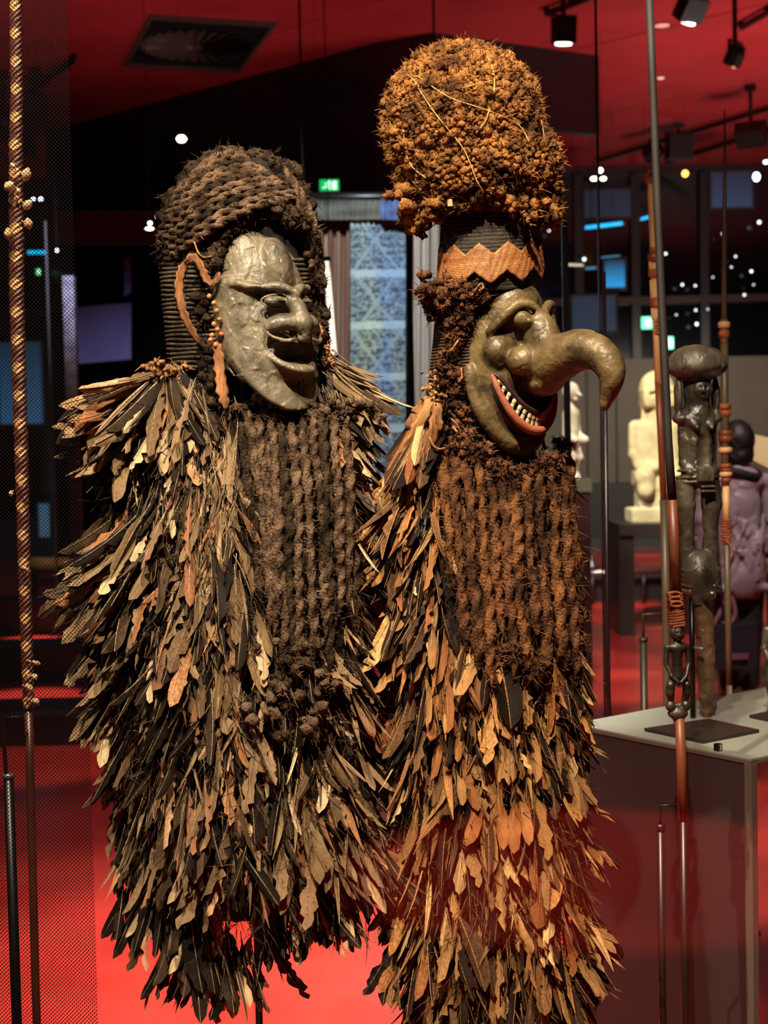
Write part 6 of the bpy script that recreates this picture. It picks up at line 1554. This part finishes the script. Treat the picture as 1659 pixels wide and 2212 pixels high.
# ================================================================== visitor
DV = 9.0; pv = onz(1590, 1519, 0); DVv = DV; u = DV/FPX
ft = P(1592, 1500, DV); person = thing('person', 'visitor in a pink grey rain jacket with dark hair seen from behind, beyond the plinth', 'person', (ft.x, ft.y, 0))
fp = Frame(1592, 1100, DV, PI+.35)      # faces away
s = SDF((-95, -190, -60), (95, 430, 70), 3.2)
s.ell((0, -128, 6), (30, 40, 36), 4); s.cone((0, -128, 40), (0, -120, 46), 4, 6, 3); s.ell((-11, -136, 38), (5, 3, 4), 2, sub=True); s.ell((11, -136, 38), (5, 3, 4), 2, sub=True); s.ell((0, -105, 38), (9, 2.5, 3), 2, sub=True)
for sx in (-1, 1): s.ell((sx*31, -126, 2), (4, 9, 6), 2)
s.cone((0, -100, 0), (0, -70, 0), 17, 20, 5); s.chain([(0,-50,0,38),(0,0,0,36),(0,80,0,40),(0,120,0,42)], 12); s.ell((0, -48, 0), (74, 22, 28), 8)
for sx in (-1, 1):
    s.chain([(sx*66,-44,0,18),(sx*76,30,0,14),(sx*74,90,10,11),(sx*72,112,12,10)], 4); s.ell((sx*72, 126, 13), (7, 14, 11), 3)
    for k in range(4): s.cone((sx*72, 134, 6+k*4.6), (sx*71, 154-abs(k-1.5)*3, 5+k*4.6), 2.8, 2.2, 1)
    s.cone((sx*70, 122, 22), (sx*68, 140, 26), 3, 2.4, 1)
    s.chain([(sx*22,130,0,32),(sx*23,250,2,23),(sx*22,380,-3,13)], 6); s.cone((sx*22, 398, -4), (sx*24, 402, 34), 12, 10, 4)
V, F = s.mesh(); V = fp.arr(V); zmin = V[:,2].min(); 
V[:,2] = np.where(True, V[:,2]-zmin+0.004, 0) if abs(zmin) < .35 else V[:,2]
dzp = -zmin+.004 if abs(zmin) < .35 else 0
link_mesh('body', V, outward(V, F), mat('skin', '#a87858', rough=.6), person, True)
def plift(o):
    o.data.transform(Matrix.Translation((0, 0, dzp))); return o
s = SDF((-110, -95, -75), (110, 200, 80), 3.2)
s.chain([(0,-55,0,42),(0,0,0,46),(0,90,0,52),(0,150,0,56),(0,172,0,56)], 14); s.ell((0, -48, 0), (80, 26, 36), 10)
for sx in (-1, 1): s.chain([(sx*66,-44,0,23),(sx*78,30,0,20),(sx*76,100,9,17)], 6); s.box((sx*24, 178, 0), (34, 6, 48), 3, 6)
for i in range(9): a = R.uniform(0, 6); s.cone((R.uniform(-50, 50), R.uniform(0, 60), -48+R.uniform(-6, 6)), (R.uniform(-40, 40), R.uniform(100, 170), -54), 3, 4, 5, sub=bool(i % 2))
s.ell((0, -78, 0), (22, 20, 22), 4, sub=True); s.facet(3, 34, 6)
plift(sculpt_mesh('jacket', s, fp, mat('jacket_pink', '#8a787a', '#a29294', rough=.45, nscale=5), person))
s = SDF((-75, 110, -55), (75, 400, 60), 3.2)
for sx in (-1, 1): s.chain([(sx*22,140,0,38),(sx*24,260,2,30),(sx*22,384,-3,22)], 6)
plift(sculpt_mesh('trousers', s, fp, mat('trousers_dark', '#17131a', rough=.7), person))
s = SDF((-50, -190, -60), (50, -70, 40), 3.0)
s.ell((0, -140, -6), (37, 42, 38), 5); s.ell((0, -108, -24), (30, 26, 18), 6); s.ell((0, -124, 34), (26, 30, 14), 4, sub=True)
s.facet(2, 18, 12)
plift(sculpt_mesh('hair', s, fp, mat('hair_dark', '#0e0907', '#1f1510', rough=.5, nscale=30, bump=.5, bscale=70, stretch=(1, 1, .3)), person))
plift(MB().tube([fp.w((46*math.cos(t), -66+8*math.sin(2*t), 40*math.sin(t))) for t in [i*2*PI/24 for i in range(25)]], 10*u, 10).build('scarf', mat('scarf_black', '#08070a', rough=.7), person, True))
bag = thing('shoulder_bag', 'dark bag with a pink curved handle held by the visitor', 'bag', tuple(P(1590, 1420, 8.75)))
M_hd = mat('handle_pink', '#8a5558', rough=.5)
MB().tube(smooth_pts([P(1565, 1352, 8.75), P(1555, 1240, 8.7), P(1548, 1130, 8.72), P(1556, 1058, 8.86)], 6), 3*u, 8).build('strap', mat('bag_dark', '#1c141e', rough=.6), bag, True)
MB().tube(smooth_pts([P(1540, 1352, 8.75), P(1552, 1330, 8.75), P(1575, 1290, 8.75), P(1588, 1320, 8.75), P(1580, 1344, 8.75), P(1560, 1345, 8.75)], 6), 5*u, 8).build('handle', M_hd, bag, True)
MB().box(P(1575, 1395, 8.75), (.30, .10, .26)).build('pouch', mat('bag_dark', '#1c141e', rough=.6), bag)
MB().box(P(1596, 1418, 8.69), (38*u, .012, 12*u)).build('patch', mat('patch_pink', '#7a4560', rough=.5), bag)
# cream lit panel behind the visitor
DC = 10.5; q = [P(1612, 934, DC), P(1640, 1000, DC), P(1760, 1090, DC), P(1760, 985, DC), P(1640, 934, DC)]
q = [P(1616, 936, DC), P(1628, 995, DC), P(1760, 1060, DC), P(1760, 980, DC), P(1660, 945, DC)]
n = len(q); b = MB(); bk = Vector((0, .12, 0)); b.add(q+[p+bk for p in q], [tuple(range(n)), tuple(range(n, 2*n))[::-1]]+[(i, i+n, (i+1) % n+n, (i+1) % n) for i in range(n)])
cp = thing('cream_board', 'slanted cream board lit behind the visitor at the right border', 'board', tuple(q[2])); b.build('board', mat('cream', '#d8c49c', rough=.6), cp)
for p in (q[2],): MB().tube([(p.x-.3, p.y+.06, p.z+.1), (p.x-.3, p.y+.06, 0)], .03, 8).build('leg', M_bench, cp)
light('spot_cream', 'SPOT', (q[0].x+.2, q[0].y-2.2, 4.2), (q[0].x+.2, q[0].y, q[0].z), 600, (1, .88, .66), .05, 22, .5)
light('spot_visitor', 'SPOT', (ft.x-.3, ft.y-2.4, 4.6), (ft.x, ft.y, 1.0), 700, (1, .8, .78), .05, 34, .6)
